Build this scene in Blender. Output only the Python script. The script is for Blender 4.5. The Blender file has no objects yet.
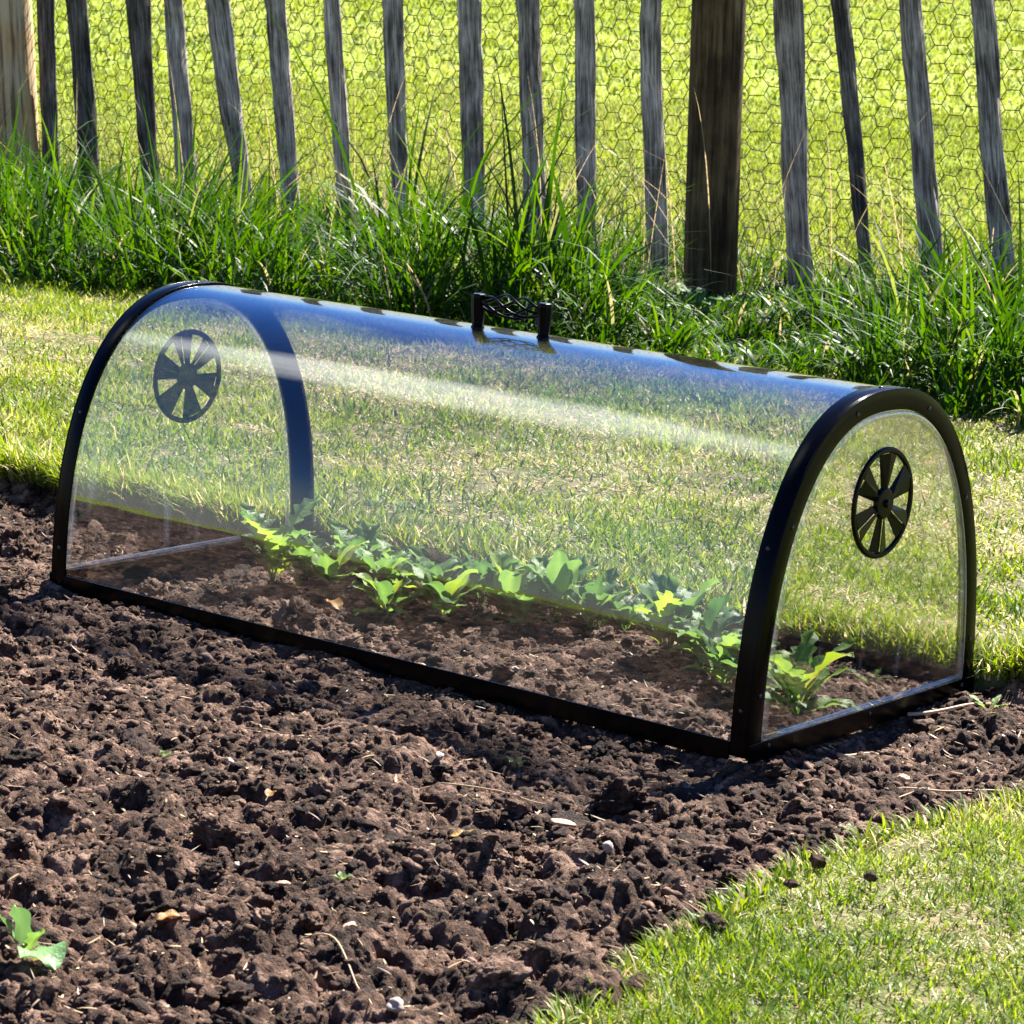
import bpy, bmesh, math
import numpy as np
from mathutils import Vector, Matrix
R = math.radians
C = bpy.context.scene.collection
SC = bpy.context.scene
rng = np.random.default_rng(7)

# ---------------------------------------------------------------- noise
def _hash(ix, iy, s):
    n = (ix.astype(np.int64) * 374761393 + iy.astype(np.int64) * 668265263 + s * 974634777) & 0x7fffffff
    n = ((n ^ (n >> 13)) * 1274126177) & 0x7fffffff
    n = (n ^ (n >> 16)) & 0xffffff
    return n / float(0xffffff)
def vnoise(x, y, s=0):
    ix = np.floor(x); iy = np.floor(y); fx = x - ix; fy = y - iy
    fx = fx * fx * (3 - 2 * fx); fy = fy * fy * (3 - 2 * fy)
    a = _hash(ix, iy, s); b = _hash(ix + 1, iy, s); c = _hash(ix, iy + 1, s); d = _hash(ix + 1, iy + 1, s)
    return (a + (b - a) * fx) * (1 - fy) + (c + (d - c) * fx) * fy
def fbm(x, y, s=0, o=4, g=0.5):
    v = 0; a = 1; t = 0
    for k in range(o):
        v = v + a * vnoise(x * 2 ** k + 17.3 * k, y * 2 ** k - 9.1 * k, s + k); t += a; a *= g
    return v / t
def domes(x, y, s=0):
    """rounded lumps on a jittered grid; returns 0..1"""
    ix = np.floor(x); iy = np.floor(y); best = np.zeros_like(x)
    for dx in (-1, 0, 1):
        for dy in (-1, 0, 1):
            cx = ix + dx; cy = iy + dy
            px = cx + _hash(cx, cy, s); py = cy + _hash(cx, cy, s + 1)
            r = 0.35 + 0.55 * _hash(cx, cy, s + 2); hgt = r * (0.5 + _hash(cx, cy, s + 3))
            d2 = ((x - px) ** 2 + (y - py) ** 2) / (r * r)
            best = np.maximum(best, hgt * np.sqrt(np.maximum(0, 1 - d2)))
    return best
def sstep(a, b, x):
    t = np.clip((x - a) / (b - a), 0, 1); return t * t * (3 - 2 * t)

# ---------------------------------------------------------------- object helpers
def tag(o, label=None, cat=None, group=None, kind=None):
    if label: o['label'] = label
    if cat: o['category'] = cat
    if group: o['group'] = group
    if kind: o['kind'] = kind
    return o
def thing(name, label, cat, loc=(0, 0, 0), rz=0, group=None):
    o = bpy.data.objects.new(name, None); C.objects.link(o)
    o.location = loc; o.rotation_euler = (0, 0, rz); o.empty_display_size = 0.05
    return tag(o, label, cat, group)
def link(name, me, mat=None, parent=None, smooth=False):
    if mat: me.materials.append(mat)
    o = bpy.data.objects.new(name, me); C.objects.link(o)
    if parent: o.parent = parent
    if smooth: me.shade_smooth()
    return o
def np_mesh(name, V, F, attr=None, attr_name='rnd'):
    """V (n,3); F list of (m,k) index arrays"""
    me = bpy.data.meshes.new(name)
    V = np.ascontiguousarray(V, dtype=np.float32)
    me.vertices.add(len(V)); me.vertices.foreach_set('co', V.ravel())
    F = F if isinstance(F, list) else [F]
    loops = np.concatenate([f.ravel() for f in F]).astype(np.int32)
    tot = np.concatenate([np.full(len(f), f.shape[1]) for f in F]).astype(np.int32)
    st = np.concatenate([[0], np.cumsum(tot)[:-1]]).astype(np.int32)
    me.loops.add(len(loops)); me.loops.foreach_set('vertex_index', loops)
    me.polygons.add(len(tot)); me.polygons.foreach_set('loop_start', st)
    try: me.polygons.foreach_set('loop_total', tot)
    except Exception: pass
    me.update(calc_edges=True)
    if attr is not None:
        a = me.attributes.new(attr_name, 'FLOAT', 'POINT')
        a.data.foreach_set('value', np.ascontiguousarray(attr, dtype=np.float32))
    return me
def bm_mesh(bm, name='mesh'):
    bmesh.ops.recalc_face_normals(bm, faces=bm.faces[:])
    me = bpy.data.meshes.new(name); bm.to_mesh(me); bm.free(); return me
def box(bm, x0, x1, y0, y1, z0, z1):
    vs = [bm.verts.new(v) for v in ((x0,y0,z0),(x1,y0,z0),(x1,y1,z0),(x0,y1,z0),(x0,y0,z1),(x1,y0,z1),(x1,y1,z1),(x0,y1,z1))]
    for f in ((0,3,2,1),(4,5,6,7),(0,1,5,4),(1,2,6,5),(2,3,7,6),(3,0,4,7)): bm.faces.new([vs[i] for i in f])
def sweep(bm, rings, closed_ring=True, caps=True, closed_path=False):
    """rings: list of lists of points"""
    vr = [[bm.verts.new(p) for p in r] for r in rings]
    n = len(vr[0]); m = len(vr)
    for i in range(m if closed_path else m - 1):
        a = vr[i]; b = vr[(i + 1) % m]
        for j in range(n if closed_ring else n - 1):
            bm.faces.new([a[j], a[(j + 1) % n], b[(j + 1) % n], b[j]])
    if caps and closed_ring and not closed_path:
        bm.faces.new(vr[0][::-1]); bm.faces.new(vr[-1])
def tube(bm, pts, rad, n=8):
    pts = [Vector(p) for p in pts]; rings = []
    up = Vector((0, 0, 1))
    for i, p in enumerate(pts):
        t = (pts[min(i + 1, len(pts) - 1)] - pts[max(i - 1, 0)]).normalized()
        a = t.cross(up)
        if a.length < 1e-3: a = t.cross(Vector((0, 1, 0)))
        a.normalize(); b = t.cross(a)
        rr = rad[i] if hasattr(rad, '__len__') else rad
        rings.append([p + (a * math.cos(k * 2 * math.pi / n) + b * math.sin(k * 2 * math.pi / n)) * rr for k in range(n)])
    sweep(bm, rings)
def lathe(bm, prof, c=(0, 0, 0), n=20, M=None):
    rings = []
    for r, z in prof:
        ring = [Vector((r * math.cos(k * 2 * math.pi / n), r * math.sin(k * 2 * math.pi / n), z)) for k in range(n)]
        if M is not None: ring = [M @ v for v in ring]
        rings.append([v + Vector(c) for v in ring])
    sweep(bm, rings)
def grain(me, fn):
    co = np.empty(len(me.vertices) * 3, dtype=np.float32); me.vertices.foreach_get('co', co); co = co.reshape(-1, 3)
    a = me.attributes.new('grain', 'FLOAT_VECTOR', 'POINT'); a.data.foreach_set('vector', np.ascontiguousarray(fn(co), dtype=np.float32).ravel()); return me
def bevel(o, w, seg=2):
    m = o.modifiers.new('Bevel', 'BEVEL'); m.width = w; m.segments = seg; m.limit_method = 'ANGLE'; m.angle_limit = R(40)

# ---------------------------------------------------------------- materials
def mat_new(name):
    m = bpy.data.materials.new(name); m.use_nodes = True; nt = m.node_tree; nt.nodes.clear()
    out = nt.nodes.new('ShaderNodeOutputMaterial'); return m, nt, out
def N(nt, t, **k):
    n = nt.nodes.new(t)
    for a, b in k.items():
        if a.startswith('i_'): n.inputs[a[2:].replace('_', ' ')].default_value = b
        else: setattr(n, a, b)
    return n
def ramp(nt, stops, fac):
    r = nt.nodes.new('ShaderNodeValToRGB'); e = r.color_ramp.elements
    while len(e) < len(stops): e.new(0.5)
    for q, (p, c) in zip(e, stops): q.position = p; q.color = (*c, 1)
    nt.links.new(fac, r.inputs[0]); return r
def noise(nt, scale, detail=4, vec=None, rough=0.6):
    n = N(nt, 'ShaderNodeTexNoise', i_Scale=scale, i_Detail=detail, i_Roughness=rough)
    if vec is not None: nt.links.new(vec, n.inputs['Vector'])
    return n
def simple(name, col, rough=0.5, spec=0.5, bump=None, metallic=0.0):
    m, nt, out = mat_new(name); b = N(nt, 'ShaderNodeBsdfPrincipled', i_Roughness=rough)
    b.inputs['Base Color'].default_value = (*col, 1); b.inputs['Specular IOR Level'].default_value = spec
    b.inputs['Metallic'].default_value = metallic
    if bump:
        g = N(nt, 'ShaderNodeTexCoord'); n = noise(nt, bump[0], 3, g.outputs['Object'])
        bp = N(nt, 'ShaderNodeBump', i_Strength=bump[1], i_Distance=0.001)
        nt.links.new(n.outputs[0], bp.inputs['Height']); nt.links.new(bp.outputs[0], b.inputs['Normal'])
        rr = N(nt, 'ShaderNodeMapRange'); rr.inputs['To Min'].default_value = rough * 0.75; rr.inputs['To Max'].default_value = rough * 1.35
        nt.links.new(n.outputs[0], rr.inputs[0]); nt.links.new(rr.outputs[0], b.inputs['Roughness'])
    nt.links.new(b.outputs[0], out.inputs[0]); return m
def m_soil():
    m, nt, out = mat_new('dark_soil'); b = N(nt, 'ShaderNodeBsdfPrincipled', i_Roughness=0.85)
    b.inputs['Specular IOR Level'].default_value = 0.25
    g = N(nt, 'ShaderNodeTexCoord').outputs['Object']
    n1 = noise(nt, 9, 5, g); n2 = noise(nt, 220, 4, g, 0.7); n3 = noise(nt, 70, 5, g, 0.65)
    a = N(nt, 'ShaderNodeAttribute', attribute_name='rnd')
    mx = N(nt, 'ShaderNodeMath', operation='ADD'); nt.links.new(n3.outputs[0], mx.inputs[0])
    m2 = N(nt, 'ShaderNodeMath', operation='MULTIPLY_ADD'); m2.inputs[1].default_value = 0.36; nt.links.new(a.outputs['Fac'], m2.inputs[0]); nt.links.new(mx.outputs[0], m2.inputs[2])
    m3 = N(nt, 'ShaderNodeMath', operation='MULTIPLY_ADD'); m3.inputs[1].default_value = 0.5; m3.inputs[2].default_value = -0.36; nt.links.new(n1.outputs[0], m3.inputs[0]); nt.links.new(m3.outputs[0], mx.inputs[1])
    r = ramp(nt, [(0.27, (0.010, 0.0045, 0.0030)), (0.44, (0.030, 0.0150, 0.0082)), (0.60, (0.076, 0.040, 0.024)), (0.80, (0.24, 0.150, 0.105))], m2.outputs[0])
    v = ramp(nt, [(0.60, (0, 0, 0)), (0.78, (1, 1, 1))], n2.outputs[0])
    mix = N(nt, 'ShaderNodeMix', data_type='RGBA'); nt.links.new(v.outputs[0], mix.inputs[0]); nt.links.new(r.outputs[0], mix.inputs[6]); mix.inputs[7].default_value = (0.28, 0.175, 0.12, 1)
    nt.links.new(mix.outputs[2], b.inputs['Base Color'])
    bp = N(nt, 'ShaderNodeBump', i_Strength=1.0, i_Distance=0.006); nt.links.new(n2.outputs[0], bp.inputs['Height'])
    nt.links.new(bp.outputs[0], b.inputs['Normal']); nt.links.new(b.outputs[0], out.inputs[0]); return m
def m_blade(name, stops, trans=0.45, spec=0.35, rough=0.42, tscale=1.0, patch=None):
    m, nt, out = mat_new(name)
    a = N(nt, 'ShaderNodeAttribute', attribute_name='rnd')
    r = ramp(nt, stops, a.outputs['Fac'])
    col = r.outputs[0]
    b = N(nt, 'ShaderNodeBsdfPrincipled', i_Roughness=rough); b.inputs['Specular IOR Level'].default_value = spec
    t = N(nt, 'ShaderNodeBsdfTranslucent')
    hs = N(nt, 'ShaderNodeHueSaturation', i_Hue=0.485, i_Saturation=1.12, i_Value=1.6 * tscale)
    nt.links.new(col, hs.inputs['Color']); nt.links.new(hs.outputs[0], t.inputs[0]); nt.links.new(col, b.inputs['Base Color'])
    mx = N(nt, 'ShaderNodeMixShader'); mx.inputs[0].default_value = trans
    nt.links.new(b.outputs[0], mx.inputs[1]); nt.links.new(t.outputs[0], mx.inputs[2]); nt.links.new(mx.outputs[0], out.inputs[0]); return m
def m_leaf(name, stops, trans=0.42):
    m, nt, out = mat_new(name)
    a = N(nt, 'ShaderNodeAttribute', attribute_name='rnd'); g = N(nt, 'ShaderNodeTexCoord').outputs['Object']
    n = noise(nt, 60, 3, g); ad = N(nt, 'ShaderNodeMath', operation='MULTIPLY_ADD'); ad.inputs[1].default_value = 0.30; nt.links.new(n.outputs[0], ad.inputs[0])
    sb = N(nt, 'ShaderNodeMath', operation='SUBTRACT'); sb.inputs[1].default_value = 0.15; nt.links.new(a.outputs['Fac'], sb.inputs[0]); nt.links.new(sb.outputs[0], ad.inputs[2])
    r = ramp(nt, stops, ad.outputs[0])
    b = N(nt, 'ShaderNodeBsdfPrincipled', i_Roughness=0.5); b.inputs['Specular IOR Level'].default_value = 0.25
    bp = N(nt, 'ShaderNodeBump', i_Strength=0.5, i_Distance=0.002); n2 = noise(nt, 260, 2, g); nt.links.new(n2.outputs[0], bp.inputs['Height']); nt.links.new(bp.outputs[0], b.inputs['Normal'])
    t = N(nt, 'ShaderNodeBsdfTranslucent'); hs = N(nt, 'ShaderNodeHueSaturation', i_Hue=0.48, i_Saturation=1.15, i_Value=1.9)
    nt.links.new(r.outputs[0], hs.inputs['Color']); nt.links.new(hs.outputs[0], t.inputs[0]); nt.links.new(r.outputs[0], b.inputs['Base Color'])
    mx = N(nt, 'ShaderNodeMixShader'); mx.inputs[0].default_value = trans
    nt.links.new(b.outputs[0], mx.inputs[1]); nt.links.new(t.outputs[0], mx.inputs[2]); nt.links.new(mx.outputs[0], out.inputs[0]); return m
def m_sheet(name='clear_plastic', haze=0.02, refl=1.0, smear=False):
    """thin clear plastic: mostly transparent, mirror reflection by angle, a little milky scatter"""
    m, nt, out = mat_new(name)
    geo = N(nt, 'ShaderNodeNewGeometry')
    d = N(nt, 'ShaderNodeVectorMath', operation='DOT_PRODUCT'); nt.links.new(geo.outputs['Incoming'], d.inputs[0]); nt.links.new(geo.outputs['Normal'], d.inputs[1])
    ab = N(nt, 'ShaderNodeMath', operation='ABSOLUTE'); nt.links.new(d.outputs['Value'], ab.inputs[0])
    om = N(nt, 'ShaderNodeMath', operation='SUBTRACT'); om.inputs[0].default_value = 1.0; nt.links.new(ab.outputs[0], om.inputs[1])
    pw = N(nt, 'ShaderNodeMath', operation='POWER'); pw.inputs[1].default_value = 2.45; nt.links.new(om.outputs[0], pw.inputs[0])
    fr = N(nt, 'ShaderNodeMath', operation='MULTIPLY_ADD'); fr.inputs[1].default_value = 0.92; fr.inputs[2].default_value = 0.04 * refl; nt.links.new(pw.outputs[0], fr.inputs[0])
    tr = N(nt, 'ShaderNodeBsdfTransparent'); tr.inputs[0].default_value = (0.985, 0.988, 0.99, 1)
    gl = N(nt, 'ShaderNodeBsdfGlossy', i_Roughness=0.0)
    g = N(nt, 'ShaderNodeTexCoord').outputs['Object']
    mp = N(nt, 'ShaderNodeMapping'); mp.inputs['Scale'].default_value = (1.2, 9, 9); nt.links.new(g, mp.inputs[0])
    n = noise(nt, 2.2, 3, mp.outputs[0]); bp = N(nt, 'ShaderNodeBump', i_Strength=0.025, i_Distance=0.01)
    nt.links.new(n.outputs[0], bp.inputs['Height']); nt.links.new(bp.outputs[0], gl.inputs['Normal'])
    mx = N(nt, 'ShaderNodeMixShader'); nt.links.new(fr.outputs[0], mx.inputs[0]); nt.links.new(tr.outputs[0], mx.inputs[1]); nt.links.new(gl.outputs[0], mx.inputs[2])
    # dust film and smudges
    df = N(nt, 'ShaderNodeBsdfDiffuse'); df.inputs[0].default_value = (0.8, 0.82, 0.85, 1)
    tl = N(nt, 'ShaderNodeBsdfTranslucent'); tl.inputs[0].default_value = (0.8, 0.82, 0.85, 1)
    dm = N(nt, 'ShaderNodeAddShader'); nt.links.new(df.outputs[0], dm.inputs[0]); nt.links.new(tl.outputs[0], dm.inputs[1])
    n2 = noise(nt, 7, 5, g, 0.7); rr = N(nt, 'ShaderNodeMapRange'); rr.inputs['From Min'].default_value = 0.35; rr.inputs['From Max'].default_value = 0.75
    rr.inputs['To Min'].default_value = haze * 0.4; rr.inputs['To Max'].default_value = haze * 2.0; nt.links.new(n2.outputs[0], rr.inputs[0])
    m2 = N(nt, 'ShaderNodeMixShader'); nt.links.new(rr.outputs[0], m2.inputs[0]); nt.links.new(mx.outputs[0], m2.inputs[1]); nt.links.new(dm.outputs[0], m2.inputs[2])
    if smear:
        ms = N(nt, 'ShaderNodeMapping'); ms.inputs['Scale'].default_value = (1, 26, 6); nt.links.new(g, ms.inputs[0]); ns = noise(nt, 1.0, 3, ms.outputs[0], 0.55)
        rs = N(nt, 'ShaderNodeMapRange'); rs.inputs[1].default_value = 0.60; rs.inputs[2].default_value = 0.80; rs.inputs[4].default_value = 0.10; nt.links.new(ns.outputs[0], rs.inputs[0])
        as_ = N(nt, 'ShaderNodeMath', operation='ADD'); nt.links.new(rs.outputs[0], as_.inputs[0]); nt.links.new(rr.outputs[0], as_.inputs[1]); nt.links.new(as_.outputs[0], m2.inputs[0])
    # dried splashes of soil near the bottom
    sp = N(nt, 'ShaderNodeSeparateXYZ'); nt.links.new(g, sp.inputs[0]); lo = N(nt, 'ShaderNodeMapRange'); lo.inputs[1].default_value = 0.075; lo.inputs[2].default_value = 0.0; nt.links.new(sp.outputs['Z'], lo.inputs[0])
    nd = noise(nt, 240, 2, g, 0.5); md = N(nt, 'ShaderNodeMapRange'); md.inputs[1].default_value = 0.66; md.inputs[2].default_value = 0.74; nt.links.new(nd.outputs[0], md.inputs[0])
    mm = N(nt, 'ShaderNodeMath', operation='MULTIPLY'); nt.links.new(lo.outputs[0], mm.inputs[0]); nt.links.new(md.outputs[0], mm.inputs[1]); mk = N(nt, 'ShaderNodeMath', operation='MULTIPLY'); mk.inputs[1].default_value = 0.7; nt.links.new(mm.outputs[0], mk.inputs[0])
    mud = N(nt, 'ShaderNodeBsdfDiffuse'); mud.inputs[0].default_value = (0.12, 0.075, 0.055, 1); m3_ = N(nt, 'ShaderNodeMixShader'); nt.links.new(mk.outputs[0], m3_.inputs[0]); nt.links.new(m2.outputs[0], m3_.inputs[1]); nt.links.new(mud.outputs[0], m3_.inputs[2])
    nt.links.new(m3_.outputs[0], out.inputs[0]); return m
def m_wood(name, stops, scale=(75, 75, 5), bump=0.8, rough=0.85, lichen=0.0):
    m, nt, out = mat_new(name); b = N(nt, 'ShaderNodeBsdfPrincipled', i_Roughness=rough); b.inputs['Specular IOR Level'].default_value = 0.2
    g = N(nt, 'ShaderNodeAttribute', attribute_name='grain').outputs['Vector']; oi = N(nt, 'ShaderNodeObjectInfo')
    ad = N(nt, 'ShaderNodeVectorMath', operation='ADD'); nt.links.new(g, ad.inputs[0])
    sc = N(nt, 'ShaderNodeVectorMath', operation='SCALE'); sc.inputs[0].default_value = (7, 5, 3); nt.links.new(oi.outputs['Random'], sc.inputs['Scale']); nt.links.new(sc.outputs[0], ad.inputs[1])
    mp = N(nt, 'ShaderNodeMapping'); mp.inputs['Scale'].default_value = scale; nt.links.new(ad.outputs[0], mp.inputs[0])
    n = noise(nt, 1.6, 6, mp.outputs[0], 0.7); n2 = noise(nt, 9, 4, ad.outputs[0], 0.6)
    s = N(nt, 'ShaderNodeMath', operation='MULTIPLY_ADD'); s.inputs[1].default_value = 0.6; nt.links.new(n.outputs[0], s.inputs[0])
    s2 = N(nt, 'ShaderNodeMath', operation='MULTIPLY'); s2.inputs[1].default_value = 0.4; nt.links.new(n2.outputs[0], s2.inputs[0]); nt.links.new(s2.outputs[0], s.inputs[2])
    mpc = N(nt, 'ShaderNodeMapping'); mpc.inputs['Scale'].default_value = (scale[0] * 2.6, scale[1] * 2.6, scale[2] * 1.6); nt.links.new(ad.outputs[0], mpc.inputs[0])
    nc = noise(nt, 1.3, 4, mpc.outputs[0], 0.6); ck = N(nt, 'ShaderNodeMapRange'); ck.inputs[1].default_value = 0.36; ck.inputs[2].default_value = 0.52; ck.inputs[3].default_value = 0.30; nt.links.new(nc.outputs[0], ck.inputs[0])
    r = ramp(nt, stops, s.outputs[0]); mulc = N(nt, 'ShaderNodeMix', data_type='RGBA', blend_type='MULTIPLY'); mulc.inputs[0].default_value = 1.0
    nt.links.new(r.outputs[0], mulc.inputs[6]); nt.links.new(ck.outputs[0], mulc.inputs[7]); nt.links.new(mulc.outputs[2], b.inputs['Base Color'])
    hh = N(nt, 'ShaderNodeMath', operation='MULTIPLY'); nt.links.new(n.outputs[0], hh.inputs[0]); nt.links.new(ck.outputs[0], hh.inputs[1])
    bp = N(nt, 'ShaderNodeBump', i_Strength=bump, i_Distance=0.004); nt.links.new(hh.outputs[0], bp.inputs['Height']); nt.links.new(bp.outputs[0], b.inputs['Normal'])
    nt.links.new(b.outputs[0], out.inputs[0]); return m
def m_ground():
    m, nt, out = mat_new('grassy_ground'); b = N(nt, 'ShaderNodeBsdfPrincipled', i_Roughness=0.9); b.inputs['Specular IOR Level'].default_value = 0.1
    g = N(nt, 'ShaderNodeTexCoord').outputs['Object']
    n1 = noise(nt, 1.3, 6, g, 0.65); n2 = noise(nt, 14, 5, g, 0.7)
    s = N(nt, 'ShaderNodeMath', operation='MULTIPLY_ADD'); s.inputs[1].default_value = 0.5; nt.links.new(n1.outputs[0], s.inputs[0])
    s2 = N(nt, 'ShaderNodeMath', operation='MULTIPLY'); s2.inputs[1].default_value = 0.5; nt.links.new(n2.outputs[0], s2.inputs[0]); nt.links.new(s2.outputs[0], s.inputs[2])
    far = ramp(nt, [(0.34, (0.11, 0.17, 0.016)), (0.46, (0.19, 0.25, 0.03)), (0.56, (0.25, 0.29, 0.045)), (0.68, (0.34, 0.29, 0.12))], s.outputs[0])
    near = ramp(nt, [(0.35, (0.060, 0.065, 0.022)), (0.65, (0.17, 0.145, 0.075))], n2.outputs[0])
    a = N(nt, 'ShaderNodeAttribute', attribute_name='rnd')
    mix = N(nt, 'ShaderNodeMix', data_type='RGBA'); nt.links.new(a.outputs['Fac'], mix.inputs[0]); nt.links.new(near.outputs[0], mix.inputs[6]); nt.links.new(far.outputs[0], mix.inputs[7])
    nt.links.new(mix.outputs[2], b.inputs['Base Color'])
    bp = N(nt, 'ShaderNodeBump', i_Strength=0.8, i_Distance=0.03); nt.links.new(n2.outputs[0], bp.inputs['Height']); nt.links.new(bp.outputs[0], b.inputs['Normal'])
    nt.links.new(b.outputs[0], out.inputs[0]); return m

M_soil = m_soil(); M_ground = m_ground()
G_STOPS = [(0.0, (0.045, 0.10, 0.010)), (0.3, (0.13, 0.205, 0.020)), (0.55, (0.23, 0.28, 0.040)), (0.66, (0.44, 0.42, 0.17)), (0.84, (0.66, 0.56, 0.35)), (1.0, (0.42, 0.26, 0.15))]
M_lawn = m_blade('lawn_grass', G_STOPS, 0.42, 0.25, 0.5)
M_verge = m_blade('verge_grass', [(0.0, (0.012, 0.036, 0.005)), (0.4, (0.030, 0.085, 0.009)), (0.8, (0.075, 0.155, 0.015)), (0.93, (0.15, 0.21, 0.035)), (1.0, (0.36, 0.29, 0.16))], 0.40, 0.28, 0.5)
M_field = m_blade('field_grass', [(0.0, (0.125, 0.170, 0.026)), (0.5, (0.158, 0.200, 0.036)), (0.8, (0.19, 0.225, 0.06)), (1.0, (0.38, 0.30, 0.17))], 0.45, 0.08, 0.7)
M_black = simple('black_plastic', (0.0012, 0.0012, 0.0018), 0.20, 0.09, bump=(90, 0.12))
M_vent = simple('black_vent_plastic', (0.0015, 0.0015, 0.002), 0.25, 0.12)
M_screw = simple('dark_screw', (0.012, 0.012, 0.014), 0.25, 0.6)
M_sheet = m_sheet(haze=0.0018); M_end = m_sheet('clear_end_plastic', 0.002, smear=True)
M_bead = m_sheet('clear_edge_bead', 0.05, refl=2.2)
M_picket = m_wood('weathered_grey_wood', [(0.36, (0.05, 0.040, 0.034)), (0.44, (0.22, 0.185, 0.155)), (0.53, (0.48, 0.41, 0.35)), (0.64, (0.80, 0.71, 0.62))])
M_picket_dark = m_wood('dark_weathered_wood', [(0.36, (0.022, 0.018, 0.016)), (0.47, (0.085, 0.073, 0.064)), (0.57, (0.22, 0.19, 0.165)), (0.68, (0.50, 0.44, 0.38))])
M_post = m_wood('old_brown_post_wood', [(0.34, (0.014, 0.009, 0.004)), (0.46, (0.072, 0.044, 0.018)), (0.58, (0.18, 0.115, 0.052)), (0.72, (0.36, 0.26, 0.15))], (30, 30, 2.2), 0.9)
M_newpost = m_wood('new_pale_post_wood', [(0.34, (0.36, 0.18, 0.07)), (0.46, (0.66, 0.42, 0.20)), (0.60, (0.72, 0.55, 0.33)), (0.75, (0.80, 0.66, 0.45))], (22, 22, 1.6), 0.5)
M_wire = simple('rusty_wire', (0.016, 0.012, 0.010), 0.6, 0.3)
M_leaf = m_leaf('leaf_green', [(0.0, (0.035, 0.085, 0.028)), (0.35, (0.075, 0.155, 0.045)), (0.65, (0.13, 0.22, 0.06)), (0.88, (0.20, 0.29, 0.05)), (1.0, (0.28, 0.28, 0.07))])
M_leafpale = m_leaf('leaf_pale_green', [(0.0, (0.05, 0.13, 0.05)), (0.5, (0.13, 0.25, 0.09)), (1.0, (0.20, 0.32, 0.12))], 0.16)
M_leafbrown = m_leaf('leaf_withered', [(0.0, (0.16, 0.07, 0.03)), (0.5, (0.30, 0.17, 0.05)), (1.0, (0.42, 0.30, 0.10))], 0.35)
M_stem = simple('pale_stem', (0.22, 0.30, 0.13), 0.45, 0.4)
M_straw = m_blade('dry_straw', [(0.0, (0.12, 0.06, 0.035)), (0.5, (0.36, 0.25, 0.14)), (1.0, (0.58, 0.47, 0.30))], 0.2, 0.3)
M_stone = simple('pale_stone', (0.34, 0.27, 0.22), 0.7, 0.3, bump=(120, 0.6))
M_chip = simple('pale_wood_chip', (0.46, 0.30, 0.20), 0.75, 0.3, bump=(150, 0.8))

# ---------------------------------------------------------------- layout
L, W, H, NE = 1.0, 0.4348, 0.350, 2.364
def bed_back(x): return 0.375 + 0.075 * sstep(-0.06, 0.0, x) + 0.03 * sstep(1.0, 1.06, x) + (0.012 + 0.05 * sstep(-0.04, -0.2, x)) * (fbm(x * 9, x * 0 + 3.1, 40, 3) - 0.5)
def bed_right(y): return np.interp(y, [-1.2, -0.775, -0.6, -0.3, -0.125, 0.07, 0.3, 0.6], [1.39, 1.338, 1.305, 1.250, 1.245, 1.270, 1.30, 1.32]) + 0.030 * (fbm(y * 12, y * 0 + 7.7, 41, 4) - 0.5)
def inbed(x, y): return np.minimum(np.minimum(bed_back(x) - y, bed_right(y) - x), np.minimum(y + 5.0, x + 5.5))      # >0 inside
def lawn_h(x, y):
    h = 0.024 + 0.018 * (fbm(x * 1.4, y * 1.4, 50, 3) - 0.5) + 0.010 * (fbm(x * 9, y * 9, 55, 3) - 0.5)
    h = h * (1 + 0.8 * sstep(4, 12, y))
    h = h + 0.036 * np.clip(np.hypot(x - 2.5, y + 2.4) - 9.5, 0, 90) * sstep(2, 7, y)
    near = sstep(-0.03, 0.10, -inbed(x, y))
    return h - 0.012 * (1 - near) 
def soil_h(x, y, fine=True):
    wx = x + 0.035 * (fbm(x * 18, y * 18, 3, 4, .65) - 0.5); wy = y + 0.035 * (fbm(x * 18, y * 18, 6, 4, .65) - 0.5)
    h = 0.034 * (fbm(x * 4.5, y * 4.5, 10, 3) - 0.5)
    rough = 0.6 + 0.7 * sstep(0.2, -0.7, y) + 0.4 * sstep(0.95, 1.1, x)
    h = h + rough * (0.014 * domes(wx * 11, wy * 11, 20) + 0.015 * domes(wx * 31, wy * 31, 24)) - 0.010
    h = h + 0.0068 * domes(wx * 75, wy * 75, 28)
    if fine:
        h = h + 0.0024 * domes(wx * 170, wy * 170, 32) + 0.0090 * (np.abs(fbm(x * 95, y * 95, 60, 4, .72) - 0.5) * -2 + 0.3)
    ins = np.minimum(np.minimum(x - 0.0, L - x), np.minimum(y, W - y))
    near = np.exp(-(np.clip(np.abs(ins), 0, 1) / 0.022) ** 2)                 # level by the rails
    near = np.where((x < -0.03) | (x > L + 0.03) | (y < -0.03) | (y > W + 0.03), 0, near)
    h = h - 0.019 + 0.012 * sstep(0.01, 0.1, ins) + 0.010 * sstep(0.25, 0.6, -ins)
    h = h * (1 - near) + near * (-0.004 + 0.016 * (fbm(x * 13, y * 13, 333, 3) - 0.42) + 0.3 * (h + 0.004))
    # the bed sinks into a cut at the lawn edges, and rises at the very front
    e = inbed(x, y); h = h + 0.030 * np.exp(-(np.clip(bed_back(x) - y, -1, 9) / 0.04) ** 2) * np.maximum(sstep(-0.02, -0.10, x), 0.8 * sstep(1.01, 1.05, x)); h = h - 0.010 * np.exp(-(np.clip(e, 0, 9) / 0.035) ** 2) * np.where((x > -0.03) & (x < 1.02) & (y > 0.3), 0.2, 1)
    return h

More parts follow.
